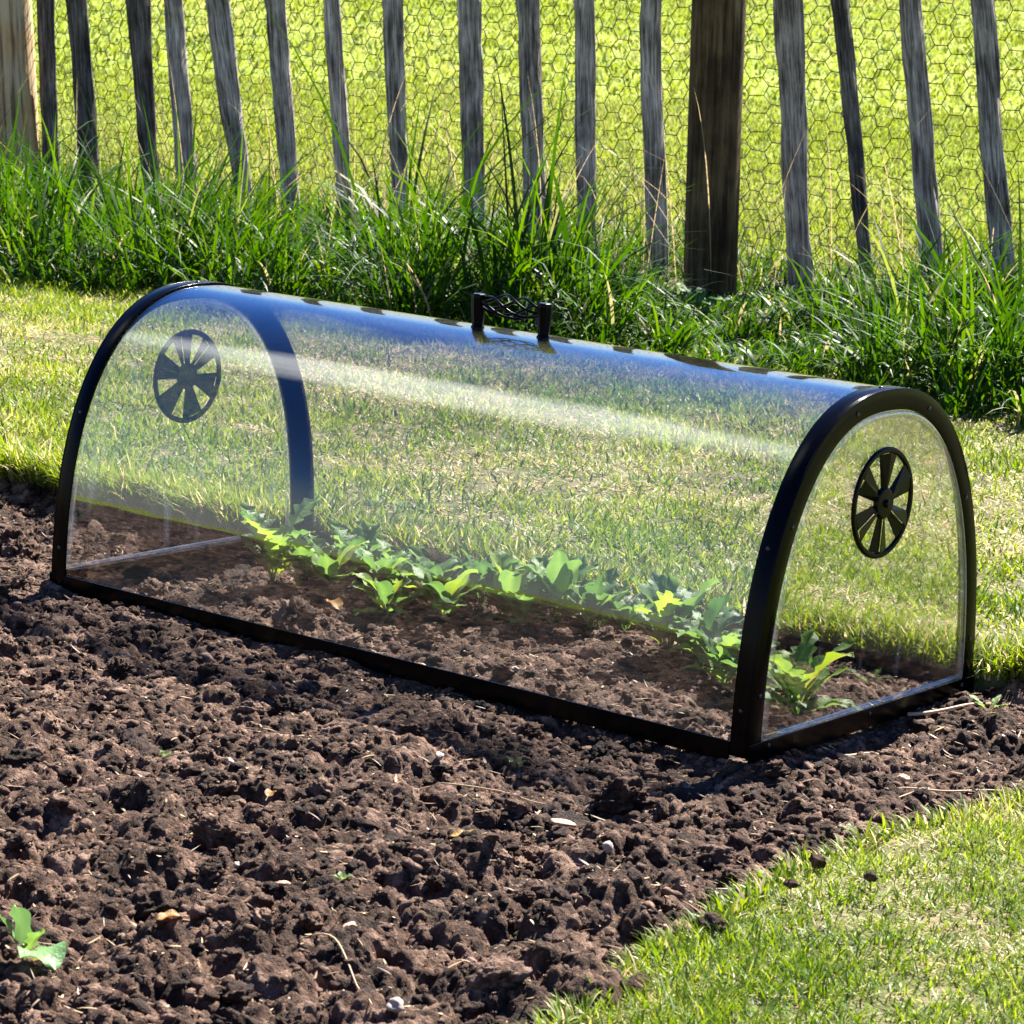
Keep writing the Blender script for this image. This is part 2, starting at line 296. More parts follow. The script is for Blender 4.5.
# ---- ground sheet
def graded(a, b, step, far, grow):
    c = list(np.arange(a, b + 1e-9, step)); s = step; v = b
    while v < far: s *= grow; v += s; c.append(v)
    s = step; v = a; f = []
    while v > -far: s *= grow; v -= s; f.append(v)
    return np.array(f[::-1] + c)
def grid_mesh(name, xs, ys, hf, attr):
    X, Y = np.meshgrid(xs, ys); Z = hf(X, Y)
    nx, ny = len(xs), len(ys); i = np.arange((ny - 1) * (nx - 1)); r = i // (nx - 1); c = i % (nx - 1); a = r * nx + c
    return np_mesh(name, np.stack([X.ravel(), Y.ravel(), Z.ravel()], 1), np.stack([a, a + 1, a + nx + 1, a + nx], 1), attr(X, Y).ravel())
def ground_h(x, y):
    return np.where(inbed(x, y) > 0.0, -0.07, lawn_h(x, y)) - 0.003
gm = grid_mesh('ground', graded(-2.8, 1.9, 0.012, 400, 1.10), graded(-1.7, 4.0, 0.012, 400, 1.10), ground_h, lambda x, y: np.maximum(sstep(3.4, 7.0, y), np.maximum(sstep(4, 12, x), np.maximum(sstep(-3.2, -5, x), 0.5 * sstep(-5, -14, y)))))
tag(link('ground', gm, M_ground, smooth=True), kind='structure')

xs = np.arange(-1.12, 1.36, 0.0019); ys = np.arange(-1.15, 0.50, 0.0019)
def soil_z(x, y): return np.where(inbed(x, y) > -0.035, soil_h(x, y), -0.12)
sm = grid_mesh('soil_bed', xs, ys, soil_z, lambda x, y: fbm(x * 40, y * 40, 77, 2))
tag(link('soil_bed', sm, M_soil, smooth=False), kind='structure')

def rest_z(x, y):
    z = np.where(inbed(x, y) > -0.03, soil_h(x, y, False), -0.12)
    return np.where((x > -1.10) & (x < 1.40) & (y > -1.13) & (y < 0.6), -0.11, z)
rm = grid_mesh('soil_bed_rest', np.arange(-5.6, 1.42, 0.012), np.arange(-5.1, 0.50, 0.012), rest_z, lambda x, y: fbm(x * 40, y * 40, 77, 2))
tag(link('soil_bed', rm, M_soil, smooth=False), kind='structure')

# ---- clods, as stuff: nobody could count them
def ico(sub):
    bm = bmesh.new(); bmesh.ops.create_icosphere(bm, subdivisions=sub, radius=1)
    V = np.array([v.co[:] for v in bm.verts]); F = np.array([[v.index for v in f.verts] for f in bm.faces]); bm.free(); return V, F
def n3(P, s):
    return (vnoise(P[:, 0] + P[:, 2] * 1.7, P[:, 1] - P[:, 2] * 1.3, s) + vnoise(P[:, 1] + 5 + P[:, 0] * .8, P[:, 2] * 1.1 - 3, s + 1) + vnoise(P[:, 2] + 9, P[:, 0] - P[:, 1] * .9, s + 2)) / 3
def clod_variants(sub, n, seed):
    V, F = ico(sub); out = []; a1, a2 = (1.3, 1.2) if sub < 4 else (0.9, 0.75)
    for k in range(n):
        d = 1 + a1 * (n3(V * 1.6 + k * 11.3, seed + k) - 0.5) + a2 * (n3(V * 3.4 + k * 7.1, seed + 30 + k) - 0.5)
        if sub > 3: d = d + 0.65 * (n3(V * 8 + k * 3.1, seed + 60 + k) - 0.5) + 0.40 * (n3(V * 17 + k, seed + 90 + k) - 0.5)
        out.append(V * d[:, None] * np.array([1 + 0.5 * (k % 4 == 1), 0.7 + 0.4 * (k % 3) / 2, 0.72]))
    return out, F
def rotmats(n, full=True):
    a, b, c = rng.uniform(0, 2 * np.pi, n), rng.uniform(-.5, .5, n), rng.uniform(-.5, .5, n)
    ca, sa, cb, sb, cc, s_ = np.cos(a), np.sin(a), np.cos(b), np.sin(b), np.cos(c), np.sin(c); Z = np.zeros(n); O = np.ones(n)
    Rz = np.stack([ca, -sa, Z, sa, ca, Z, Z, Z, O], 1).reshape(n, 3, 3); Ry = np.stack([cb, Z, sb, Z, O, Z, -sb, Z, cb], 1).reshape(n, 3, 3)
    Rx = np.stack([O, Z, Z, Z, cc, -s_, Z, s_, cc], 1).reshape(n, 3, 3); return Rz @ Ry @ Rx
def scatter(variants, F, P, S, rnd):
    n = len(P); Vs = np.stack(variants); pick = rng.integers(0, len(variants), n); Rm = rotmats(n)
    V = np.einsum('nij,nvj->nvi', Rm, Vs[pick]) * S[:, None, None] + P[:, None, :]
    nv = V.shape[1]; FF = F[None] + (np.arange(n) * nv)[:, None, None]
    return V.reshape(-1, 3), FF.reshape(-1, F.shape[1]), np.repeat(rnd, nv)
def clod_pts(n, smin, smax, power, clear):
    x = rng.uniform(-1.1, 1.30, n * 2); y = rng.uniform(-1.22, 0.50, n * 2); u = rng.uniform(0, 1, n * 2)
    s = smin * (1 - u * (1 - (smin / smax) ** power)) ** (-1 / power)
    e = inbed(x, y); ins = np.minimum(np.minimum(x, L - x), np.minimum(y, W - y))
    # distance to rails
    dx = np.maximum(np.maximum(-x, x - L), 0); dy = np.maximum(np.maximum(-y, y - W), 0)
    dr = np.where(ins > 0, ins, np.hypot(dx, dy))
    ok = (e > -0.004 + s * 0.2) & (dr > 0.003 + s * clear)
    bias = 0.4 + 0.6 * sstep(0.35, 0.65, fbm(x * 6, y * 6, 91, 3))
    ok &= rng.uniform(0, 1, n * 2) < bias
    x, y, s = x[ok][:n], y[ok][:n], s[ok][:n]
    z = soil_h(x, y, False) + s * 0.25
    return np.stack([x, y, z], 1), s * (0.85 + 0.3 * rng.uniform(0, 1, len(s)))
parts = []
for sub, nvar, n, smin, smax, pw, cl in ((1, 16, 160000, 0.0011, 0.0034, 1.2, 0.3), (2, 16, 22000, 0.0028, 0.0070, 1.8, 0.55), (4, 14, 1100, 0.0065, 0.013, 2.0, 1.2), (5, 10, 110, 0.013, 0.027, 2.0, 1.25)):
    vv, F = clod_variants(sub, nvar, 200 + sub * 7); P, S = clod_pts(n, smin, smax, pw, cl)
    parts.append(scatter(vv, F, P, S, rng.uniform(0, 1, len(P)) ** 1.3))
off = 0; VV = []; FF = []; AA = []
for V, F, A in parts: VV.append(V); FF.append(F + off); AA.append(A); off += len(V)
cm = np_mesh('soil_clods', np.concatenate(VV), np.concatenate(FF), np.concatenate(AA))
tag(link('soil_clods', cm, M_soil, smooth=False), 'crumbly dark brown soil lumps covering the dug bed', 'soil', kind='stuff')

# ---- blades
def blades(x, y, z, h, w, az, lean, curl, rnd, seg=3, face=None):
    """h length; az lean azimuth; lean: base angle from vertical; curl: extra angle at tip"""
    n = len(x); t = np.linspace(0, 1, seg + 1)
    ang = lean[:, None] + curl[:, None] * t[None] ** 1.3
    ds = h[:, None] / seg
    dr = np.sin(ang) * ds; dz = np.cos(ang) * ds
    rr = np.concatenate([np.zeros((n, 1)), np.cumsum((dr[:, 1:] + dr[:, :-1]) / 2, 1)], 1); zz = np.concatenate([np.zeros((n, 1)), np.cumsum((dz[:, 1:] + dz[:, :-1]) / 2, 1)], 1)
    cx = x[:, None] + rr * np.cos(az)[:, None]; cy = y[:, None] + rr * np.sin(az)[:, None]; cz = z[:, None] + zz
    fa = az + np.pi / 2 + rng.normal(0, 0.6, n) if face is None else face
    wt = w[:, None] * 0.5 * np.minimum(1, (1.02 - t[None]) * 2.2) * (0.7 + 0.3 * np.minimum(1, t[None] * 4))
    ox = np.cos(fa)[:, None] * wt; oy = np.sin(fa)[:, None] * wt
    A = np.stack([cx - ox, cy - oy, cz], 2); B = np.stack([cx + ox, cy + oy, cz], 2)
    V = np.stack([A[:, :-1], B[:, :-1]], 2).reshape(n, -1, 3); tip = np.stack([cx[:, -1:], cy[:, -1:], cz[:, -1:]], 2)
    V = np.concatenate([V, tip], 1); nv = 2 * seg + 1; base = (np.arange(n) * nv)[:, None]
    q = []
    for k in range(seg - 1): q.append(base + np.array([[2 * k, 2 * k + 1, 2 * k + 3, 2 * k + 2]]))
    Q = np.concatenate(q, 0) if q else np.zeros((0, 4), int); T = base + np.array([[2 * seg - 2, 2 * seg - 1, 2 * seg]])
    return V.reshape(-1, 3), Q, T, np.repeat(rnd, nv)
def blade_obj(name, sets, mat, label, cat='grass'):
    VV, QQ, TT, AA = [], [], [], []; off = 0
    for V, Q, T, A in sets: VV.append(V); QQ.append(Q + off); TT.append(T + off); AA.append(A); off += len(V)
    me = np_mesh(name, np.concatenate(VV), [np.concatenate(QQ), np.concatenate(TT)], np.concatenate(AA))
    o = link(name, me, mat, smooth=True); return tag(o, label, cat, kind='stuff')
def straw_amt(x, y):
    return sstep(0.42, 0.64, 0.6 * fbm(x * 2.3, y * 2.3, 120, 3) + 0.4 * fbm(x * 11, y * 11, 125, 2))
def lawn_blades(n, x0, x1, y0, y1, h0, h1, w0, w1, cond, seg=2):
    x = rng.uniform(x0, x1, n); y = rng.uniform(y0, y1, n); k = cond(x, y)
    dens = 0.35 + 0.65 * sstep(0.30, 0.55, fbm(x * 16, y * 16, 140, 3)); k &= rng.uniform(0, 1, n) < dens
    x, y = x[k], y[k]; n = len(x); s = straw_amt(x, y)
    st = rng.uniform(0, 1, n) < 0.20 + 0.46 * s
    rnd = np.where(st, rng.uniform(0.62, 1.0, n), np.clip(rng.normal(0.34, 0.16, n) + 0.55 * (fbm(x * 5, y * 5, 131, 3) - .5), 0, 0.66))
    h = rng.uniform(h0, h1, n) * (0.70 + 0.6 * sstep(0.25, 0.75, fbm(x * 7, y * 7, 133, 3))) * (1 - 0.30 * s)
    lean = np.where(st, rng.uniform(1.0, 1.55, n), rng.uniform(0.2, 1.5, n)); curl = rng.uniform(0, 0.9, n)
    curl = np.minimum(curl, 1.75 - lean)
    return blades(x, y, lawn_h(x, y) - 0.004, h, rng.uniform(w0, w1, n), rng.uniform(0, 2 * np.pi, n), lean, curl, rnd, seg)
outbed = lambda x, y: inbed(x, y) < -0.002
# beside the bed, front right
s1 = lawn_blades(330000, 1.18, 2.0, -1.25, 0.60, 0.008, 0.024, 0.0008, 0.0019, lambda x, y: outbed(x, y) & (x - 1.2 < 0.65 + 0.2 * y))
# behind the bed
s2 = lawn_blades(640000, -2.9, 1.9, 0.30, 2.5, 0.010, 0.028, 0.0014, 0.0032, lambda x, y: outbed(x, y) & (y > 0.32) & (x > -2.9 + 0.0 * y) & (y < 2.4) & ((x < 1.2) | (y < 1.5)))
# longer fringe hanging over the cut edges
def fringe(n, mode):
    if mode == 'back':
        x = rng.uniform(-1.2, 1.25, n); y = bed_back(x) + rng.uniform(0.000, 0.05, n) ** 1; k = (x < bed_right(y) + 0.05); az = -np.pi / 2 + rng.normal(0, 0.9, n); y = y - 0.012 * (rng.uniform(0, 1, n) < 0.4) * (x < -0.04); k &= ~((x > -0.02) & (x < 1.01) & (y < 0.452))
        h = rng.uniform(0.025, 0.060, n) * np.where(x < -0.02, 1.2, 1.0) * np.where((x > 0.02) & (x < 1.0), 0.8, 1)
        lean = rng.uniform(0.1, 0.8, n); az = np.where((x > -0.02) & (x < 1.02), az + np.pi * (rng.uniform(0, 1, n) < 0.75), az)
    else:
        y = rng.uniform(-1.2, 0.45, n); x = bed_right(y) + rng.uniform(0, 0.02, n); k = x > 0; az = np.pi + rng.normal(0, 1.2, n); h = rng.uniform(0.012, 0.034, n)
        lean = rng.uniform(0.1, 1.2, n)
    x, y, az, h, lean = x[k], y[k], az[k], h[k], lean[k]; n = len(x)
    rnd = np.where(rng.uniform(0, 1, n) < 0.14, rng.uniform(0.62, 1, n), rng.uniform(0.05, 0.6, n))
    return blades(x, y, lawn_h(x, y) - 0.006, h, rng.uniform(0.0016, 0.0034, n), az, lean, rng.uniform(0.2, 1.3, n), rnd, 4)
o_lawn = blade_obj('lawn_grass', [s1, s2, fringe(17000, 'back'), fringe(2600, 'right')], M_lawn, 'short mown yellow green lawn with dry patches around the soil bed')

# ---- verge: long grass along the fence
def tufts(n, x0, x1, yf, per, hf, wr=(0.003, 0.0062), spread=0.035, dry=0.05, front=None):
    cx = rng.uniform(x0, x1, n); cy = yf(n); tl = rng.uniform(0.7, 1.25, n); taz = rng.normal(-0.5, 1.2, n)
    i = np.repeat(np.arange(n), per); m = len(i)
    a = rng.uniform(0, 2 * np.pi, m); rr = spread * np.sqrt(rng.uniform(0, 1, m))
    x = cx[i] + rr * np.cos(a); y = cy[i] + rr * np.sin(a)
    az = np.where(rng.uniform(0, 1, m) < 0.6, a, taz[i] + rng.normal(0, 0.5, m))
    h = hf(x, y) * tl[i] * rng.uniform(0.45, 1.12, m)
    lean = np.abs(rng.normal(0.18, 0.22, m)); curl = np.abs(rng.normal(0.75, 0.6, m))
    curl = np.minimum(curl, 2.1)
    rnd = np.where(rng.uniform(0, 1, m) < dry, rng.uniform(0.93, 1, m), np.clip(rng.normal(0.40, 0.22, m), 0, 0.9))
    return blades(x, y, lawn_h(x, y) - 0.006, h, rng.uniform(*wr, m), az, lean, curl, rnd, 6)
fl = lambda x: 2.05 - 0.20 * sstep(-1.2, -2.2, x) + 0.20 * (fbm(x * 2.2, x * 0, 151, 3) - 0.5)
def y_verge(n):
    return rng.uniform(0, 1, n)
def verge_set(n, x0, x1, per):
    cx = rng.uniform(x0, x1, n); u = rng.uniform(0, 1, n); y = fl(cx) + u * (3.40 - fl(cx)) 
    return cx, y
def hv(x, y):
    u = np.clip((y - fl(x)) / 1.2, 0, 1)
    return (0.10 + 0.17 * sstep(0.0, 0.22, u) - 0.15 * sstep(0.45, 0.9, u)) * (0.8 + 0.5 * fbm(x * 3, y * 3, 160, 2)) * (0.70 + 0.32 * sstep(-3.2, -1.2, x)) * (1 - 0.80 * np.exp(-((x * 0.78 + y * 0.62 - 0.94) / 0.20) ** 2) * sstep(1.95, 2.4, y))
sets = []
_cx, _cy = verge_set(2100, -6.0, 1.6, 0)
class _Y: pass
def verge_tufts(cx, cy, per, hf, wr, spread, dry):
    n = len(cx); tl = rng.uniform(0.7, 1.2, n) * (0.6 + 0.8 * sstep(0.3, 0.7, fbm(cx * 3.5, cy * 3.5, 162, 2))) * np.where(rng.uniform(0, 1, n) < 0.05, 1.45, 1); taz = rng.normal(-0.4, 1.1, n)
    i = np.repeat(np.arange(n), per); m = len(i); a = rng.uniform(0, 2 * np.pi, m); rr = spread * np.sqrt(rng.uniform(0, 1, m))
    x = cx[i] + rr * np.cos(a); y = cy[i] + rr * np.sin(a)
    az = np.where(rng.uniform(0, 1, m) < 0.55, a, taz[i] + rng.normal(0, 0.5, m))
    h = hf(x, y) * tl[i] * rng.uniform(0.45, 1.15, m)
    lean = np.abs(rng.normal(0.28, 0.34, m)); curl = np.minimum(np.abs(rng.normal(1.25, 0.75, m)), 2.5)
    rnd = np.where(rng.uniform(0, 1, m) < dry, rng.uniform(0.93, 1, m), np.clip(rng.normal(0.40, 0.22, m), 0, 0.9))
    return blades(x, y, lawn_h(x, y) - 0.006, h, rng.uniform(*wr, m), az, lean, curl, rnd, 6)
sets.append(verge_tufts(_cx, _cy, 24, hv, (0.0034, 0.0085), 0.05, 0.035))
# sparser tall blades and dry stalks right at and just behind the netting
_cx = rng.uniform(-6, 1.5, 520); _cy = rng.uniform(3.35, 3.75, 520)
sets.append(verge_tufts(_cx, _cy, 12, lambda x, y: 0.13 + 0 * x, (0.0025, 0.005), 0.05, 0.18))
n = 230; x = rng.uniform(-5, 1, n); y = rng.uniform(3.0, 3.6, n)
sets.append(blades(x, y, lawn_h(x, y), rng.uniform(0.28, 0.62, n), rng.uniform(0.0016, 0.0030, n), rng.choice([0.2, 2.9, -1.2, 3.6], n) + rng.normal(0, .4, n), np.abs(rng.normal(0.3, 0.25, n)), np.abs(rng.normal(0.4, .4, n)), np.full(n, 1.0), 7))
blade_obj('long_grass', sets, M_verge, 'long uncut dark green grass growing along the foot of the fence')

# ---- grazed field beyond the fence
def field_set(n, d0, d1, hh, ww):
    # spread over the ground seen through the fence, with a margin either side
    u = rng.uniform(0, 1, n); d = np.sqrt(d0 ** 2 + u * (d1 ** 2 - d0 ** 2)); a = R(38.08) + rng.uniform(-R(17), R(17), n)
    x = 2.55 - d * np.sin(a); y = -2.38 + d * np.cos(a); k = y > 3.55; x, y, d = x[k], y[k], d[k]; n = len(x)
    s = sstep(0.45, 0.65, fbm(x * 1.1, y * 1.1, 170, 4)); rnd = np.clip(rng.normal(0.42, 0.09, n) + 0.30 * s * (rng.uniform(0, 1, n) < 0.7), 0, 1)
    return blades(x, y, lawn_h(x, y) - 0.005, hh * rng.uniform(0.5, 1.3, n) * (0.6 + 0.8 * fbm(x * 2.5, y * 2.5, 175, 2)), ww * rng.uniform(0.7, 1.3, n), rng.uniform(0, 2 * np.pi, n), rng.uniform(0.2, 1.3, n), rng.uniform(0, .8, n), rnd, 2)
blade_obj('field_grass', [field_set(190000, 7.2, 13, 0.034, 0.0060), field_set(150000, 13, 32, 0.05, 0.014)], M_field, 'sunlit short yellow green pasture grass in the field beyond the fence')

# ---------------------------------------------------------------- cloche
def arch_pts(k=120, inset=0.0, zmin=0.0):
    P = []
    for i in range(k + 1):
        t = math.pi * i / k; c, s = math.cos(t), math.sin(t)
        y = W / 2 - math.copysign(W / 2 * abs(c) ** (2 / NE), c); z = H * abs(s) ** (2 / NE)
        yy = (y - W / 2) / (W / 2); ny = math.copysign(abs(yy) ** (NE - 1), yy) / (W / 2); nz = (z / H) ** (NE - 1) / H
        l = math.hypot(ny, nz); ny /= l; nz /= l
        P.append((y - ny * inset, max(z - nz * inset, zmin), ny, nz))
    return P
def resample(P, n):
    P = np.array(P)[:, :2]; d = np.r_[0, np.cumsum(np.hypot(*np.diff(P, axis=0).T))]; s = np.linspace(0, d[-1], n)
    return np.stack([np.interp(s, d, P[:, 0]), np.interp(s, d, P[:, 1])], 1)
def arch_curve(inset, n=97):
    return resample(arch_pts(400, inset), n)
cl = thing('garden_cloche', 'long clear plastic tunnel cloche with black frame, scroll handle and round end vents', 'cloche')
# clear cover
o_, i_ = arch_curve(0.0), arch_curve(0.0016)
bm = bmesh.new()
xsx = np.linspace(0.001, L - 0.001, 3)
for crv in (o_, i_[::-1]): sweep(bm, [[(x, a[0], a[1]) for a in crv] for x in xsx], closed_ring=False, caps=False)
link('cover', bm_mesh(bm), M_sheet, cl, smooth=True)
def screw(parent, c, nrm):
    Mx = Vector(nrm).to_track_quat('Z', 'Y').to_matrix(); bm = bmesh.new()
    lathe(bm, [(0.0001, 0.0016), (0.0012, 0.0015), (0.0023, 0.0009), (0.0028, 0.0)], c, 14, Mx); link('screw', bm_mesh(bm), M_screw, parent, True)
def end_frame(x0, x1, sgn):
    """strap round the tube from x0 to x1 and a flange on the outer end face"""
    xe = x0 if sgn < 0 else x1
    bm = bmesh.new(); a, b = arch_curve(-0.0022), arch_curve(-0.0002); m, fl_ = arch_curve(-0.0022), arch_curve(0.0200)
    sweep(bm, [[(x0, p[0], p[1]), (x1, p[0], p[1]), (x1, q[0], q[1]), (x0, q[0], q[1])] for p, q in zip(a, b)])
    e0, e1 = (xe - 0.0025, xe) if sgn < 0 else (xe, xe + 0.0025)
    sweep(bm, [[(e0, p[0], p[1]), (e1, p[0], p[1]), (e1, q[0], max(q[1], 0)), (e0, q[0], max(q[1], 0))] for p, q in zip(m, fl_)])
    f = link('end_frame', bm_mesh(bm), M_black, cl); bevel(f, 0.0006)
    for p_ in f.data.polygons: p_.use_smooth = True
    c10 = arch_curve(0.0100, 201); co = arch_curve(-0.0022, 201); xm = (x0 + x1) / 2
    for k in (14, 52, 86, 118, 150, 187):
        screw(f, ((e0 if sgn < 0 else e1), c10[k][0], c10[k][1]), (sgn, 0, 0))
    for k in (10, 45, 100, 155, 190):
        t = co[k + 1] - co[k - 1]; nn = Vector((0, -t[1], t[0])).normalized(); screw(f, (xm, co[k][0], co[k][1]), nn if nn.dot(Vector((0, co[k][0] - W / 2, co[k][1] - .1))) > 0 else -nn)
    return f
end_frame(0.0, 0.020, -1); end_frame(L - 0.020, L, 1)
# base rails: an L section each
def rail(pts):
    bm = bmesh.new()
    for q in pts: box(bm, *q)
    o = link('base_rail', bm_mesh(bm), M_black, cl); bevel(o, 0.0006); return o
rail([(0.0202, L - 0.0202, -0.0030, -0.0005, -0.006, 0.0145), (0.0202, L - 0.0202, -0.0005, 0.016, -0.006, -0.0035)])
rail([(0.0202, L - 0.0202, W + 0.0005, W + 0.0030, -0.006, 0.016), (0.0202, L - 0.0202, W - 0.016, W + 0.0005, -0.006, -0.0035)])
for sgn, xe in ((-1, -0.0026), (1, L + 0.0026)):
    a, b = (xe - 0.0022, xe) if sgn < 0 else (xe, xe + 0.0022)
    c, d = (xe, xe + 0.018) if sgn < 0 else (xe - 0.018, xe)
    r_ = rail([(a, b, -0.0030, W + 0.0030, -0.006, 0.0150), (c, d, 0.017, W - 0.017, -0.006, -0.0035)])
    for yy in (0.03, 0.22, 0.41): screw(r_, (a if sgn < 0 else b, yy, 0.009), (sgn, 0, 0))
# end panels with a raised rounded lip just inside the flange, and a vent wheel
VZ, VR = 0.2337, 0.0586
def end_panel(xp, sgn):
    inn = arch_curve(0.0190, 81); bm = bmesh.new()
    def face_at(x):
        vs = [bm.verts.new((x, p[0], max(p[1], 0.012))) for p in inn]; return bm.faces.new(vs)
    f = face_at(xp); r = bmesh.ops.extrude_face_region(bm, geom=[f]); bmesh.ops.translate(bm, verts=[v for v in r['geom'] if isinstance(v, bmesh.types.BMVert)], vec=(sgn * 0.0012, 0, 0))
    pn = link('end_panel', bm_mesh(bm), M_end, cl)
    # lip
    ctr = arch_curve(0.0245, 121); ctr = ctr[ctr[:, 1] > 0.018]; pts = [(p[0], p[1]) for p in ctr]
    pts = [(pts[0][0], 0.0175)] + pts + [(pts[-1][0], 0.0175)]
    loop = pts + [(pts[-1][0] + (pts[0][0] - pts[-1][0]) * k / 12, 0.0165) for k in range(1, 12)]
    loop = np.array(loop); bm = bmesh.new(); rings = []; m = len(loop); xo = xp + sgn * 0.0022
    for i in range(m):
        t = loop[(i + 1) % m] - loop[i - 1]; t /= max(1e-9, np.hypot(*t)); nn = np.array([t[1], -t[0]])
        rings.append([(xo + sgn * 0.0030 * math.cos(a), loop[i][0] + nn[0] * 0.0036 * math.sin(a), loop[i][1] + nn[1] * 0.0036 * math.sin(a)) for a in np.linspace(0, 2 * np.pi, 10, endpoint=False)])
    sweep(bm, rings, closed_path=True); link('edge_lip', bm_mesh(bm), M_bead, pn, True)
    # vent wheel
    bm = bmesh.new(); xv = xp + sgn * 0.0016; th = sgn * 0.0035; nseg = 72
    cy = W / 2
    def P(r, a, x): return (x, cy + r * math.cos(a), VZ + r * math.sin(a))
    rings = []
    for k in range(nseg):
        a = 2 * math.pi * k / nseg
        rings.append([P(VR, a, xv), P(VR, a, xv + th * .6), P(VR - .0015, a, xv + th), P(VR - 0.0052, a, xv + th), P(VR - 0.0065, a, xv + th * .6), P(VR - 0.0065, a, xv)])
    sweep(bm, rings, closed_path=True)
    off = R(12) if sgn < 0 else R(-4)
    for k in range(6):
        a0 = off + R(30) + k * R(60); hw_o, hw_i = R(18.5), R(26)
        ro, ri = VR - 0.006, 0.0135
        for s_ in (0, 1):     # two leaves of the spoke, folded along the middle
            e = [(-1, 0), (0, 1)][s_]
            aL, aR = [(a0 - hw_o, a0 - hw_i), (a0, a0)] , [(a0, a0), (a0 + hw_o, a0 + hw_i)]
            (o1, i1), (o2, i2) = (aL[0], aL[1]) if s_ == 0 else (aR[0], aR[1])
            x1_, x2_ = (xv + th * .25, xv + th * .75) if s_ == 0 else (xv + th * 1.25, xv + th * 0.25)
            t_ = sgn * 0.0010
            sweep(bm, [[P(ri, i1, x1_), P(ri, i1, x1_ + t_), P(ri, i2, x2_ + t_), P(ri, i2, x2_)], [P(ro, o1, x1_), P(ro, o1, x1_ + t_), P(ro, o2, x2_ + t_), P(ro, o2, x2_)]])
    Mx = Vector((sgn, 0, 0)).to_track_quat('Z', 'Y').to_matrix()
    lathe(bm, [(0.0165, 0), (0.0165, 0.004), (0.0150, 0.0055), (0.0045, 0.0060), (0.0040, 0.0085), (0.0022, 0.0092), (0.0001, 0.0093)], (xv, cy, VZ), 28, Mx)
    vv = link('vent', bm_mesh(bm), M_vent, pn)
    bevel(vv, 0.0003, 1)
end_panel(0.0006, -1); end_panel(L - 0.0006, 1)
# scroll handle on the ridge
hd = bpy.data.objects.new('handle', None); C.objects.link(hd); hd.parent = cl; hd.location = (0.502, W / 2, H)
for sx in (-0.0475, 0.0475):
    bm = bmesh.new(); lathe(bm, [(0.0085, -0.004), (0.0080, 0.0005), (0.0066, 0.003), (0.0070, 0.006), (0.0076, 0.012), (0.0086, 0.026), (0.0090, 0.0345), (0.0088, 0.0372), (0.0072, 0.0385)], (sx, 0, 0), 8)
    q = link('handle_post', bm_mesh(bm), M_black, hd); bevel(q, 0.0005)
bm = bmesh.new()
for k in range(5):
    pts = []; 
    for i in range(33):
        t = i / 32; x = -0.045 + 0.09 * t; r = 0.0028 + 0.0100 * math.sin(math.pi * t) ** 0.8; a = 2 * math.pi * (k / 5 + 0.6 * t)
        pts.append((x, r * math.cos(a), 0.0285 + r * math.sin(a)))
    tube(bm, pts, 0.0017, 7)
for sx in (-1, 1): tube(bm, [(sx * 0.0455, 0, 0.0285), (sx * 0.0405, 0, 0.0285)], 0.0042, 10)
link('scroll_grip', bm_mesh(bm), M_black, hd, True)

# ---------------------------------------------------------------- fence
fence = thing('picket_fence', 'weathered grey split picket fence with hexagonal wire netting between lawn and field', 'fence', (-2.2, 3.4, 0))
FX, FY = -2.2, 3.4
def picket(x1, z1, x0, z0, w1, w0, ztop, dark, seed, y0=3.4):
    dx = (x1 - x0) / (z1 - z0); m = 26; rings = []; g = np.random.default_rng(seed); ph = g.uniform(0, 100, 4); th = g.uniform(0.020, 0.030)
    for i in range(m + 1):
        z = -0.12 + (ztop + 0.12) * i / m; x = x0 + dx * (z - z0) + 0.007 * (vnoise(np.array(z * 5.0 + ph[0]), np.array(0.5), 1) - 0.5) * 2
        w = (w0 + (w1 - w0) * np.clip((z - z0) / (z1 - z0), -.2, 1.3)) * (1 + 0.16 * (vnoise(np.array(z * 8.0 + ph[1]), np.array(2.5), 2) - 0.5))
        t = th * (1 + 0.3 * (vnoise(np.array(z * 6.0 + ph[2]), np.array(4.5), 3) - 0.5)); k = 1.0
        if i == m: k = 0.55
        prof = [(-.5, -.15), (-.42, -.5), (-.12, -.58), (.22, -.5), (.46, -.42), (.5, .1), (.38, .5), (0, .42), (-.4, .5)]
        rings.append([(float(x + a * w * k + 0.0016 * g.normal()) - FX, float(y0 + b * t * (1 if b > 0 else 1.1) + 0.0012 * g.normal()) - FY, float(z)) for a, b in prof])
    bm = bmesh.new(); sweep(bm, rings); o = link('picket', grain(bm_mesh(bm), lambda c: np.stack([c[:, 0] - (x0 - FX) - dx * (c[:, 2] - z0), c[:, 1], c[:, 2]], 1)), M_picket_dark if dark else M_picket, fence); bevel(o, 0.002, 1); return o
PK = [(-3.736,0.558,-3.698,0.084,0.058,0.054,1),(-3.614,0.564,-3.536,0.070,0.073,0.065,1),(-3.370,0.576,-3.296,0.105,0.082,0.054,1),(-3.234,0.584,-3.150,0.091,0.061,0.057,0),
(-3.067,0.593,-2.951,0.109,0.078,0.055,0),(-2.858,0.604,-2.772,0.099,0.065,0.054,0),(-2.653,0.615,-2.590,0.142,0.049,0.045,0),(-2.448,0.625,-2.400,0.159,0.067,0.047,0),
(-2.195,0.638,-2.147,0.145,0.071,0.065,0),(-2.009,0.648,-1.950,0.089,0.059,0.064,0),(-1.837,0.657,-1.786,0.081,0.058,0.058,0),(-1.639,0.667,-1.567,0.031,0.053,0.059,0),
(-1.251,0.688,-1.178,0.178,0.077,0.066,0),(-1.107,0.695,-1.005,0.172,0.044,0.033,1),(-0.925,0.705,-0.814,0.113,0.052,0.057,0),(-0.743,0.714,-0.652,0.219,0.055,0.057,0)]
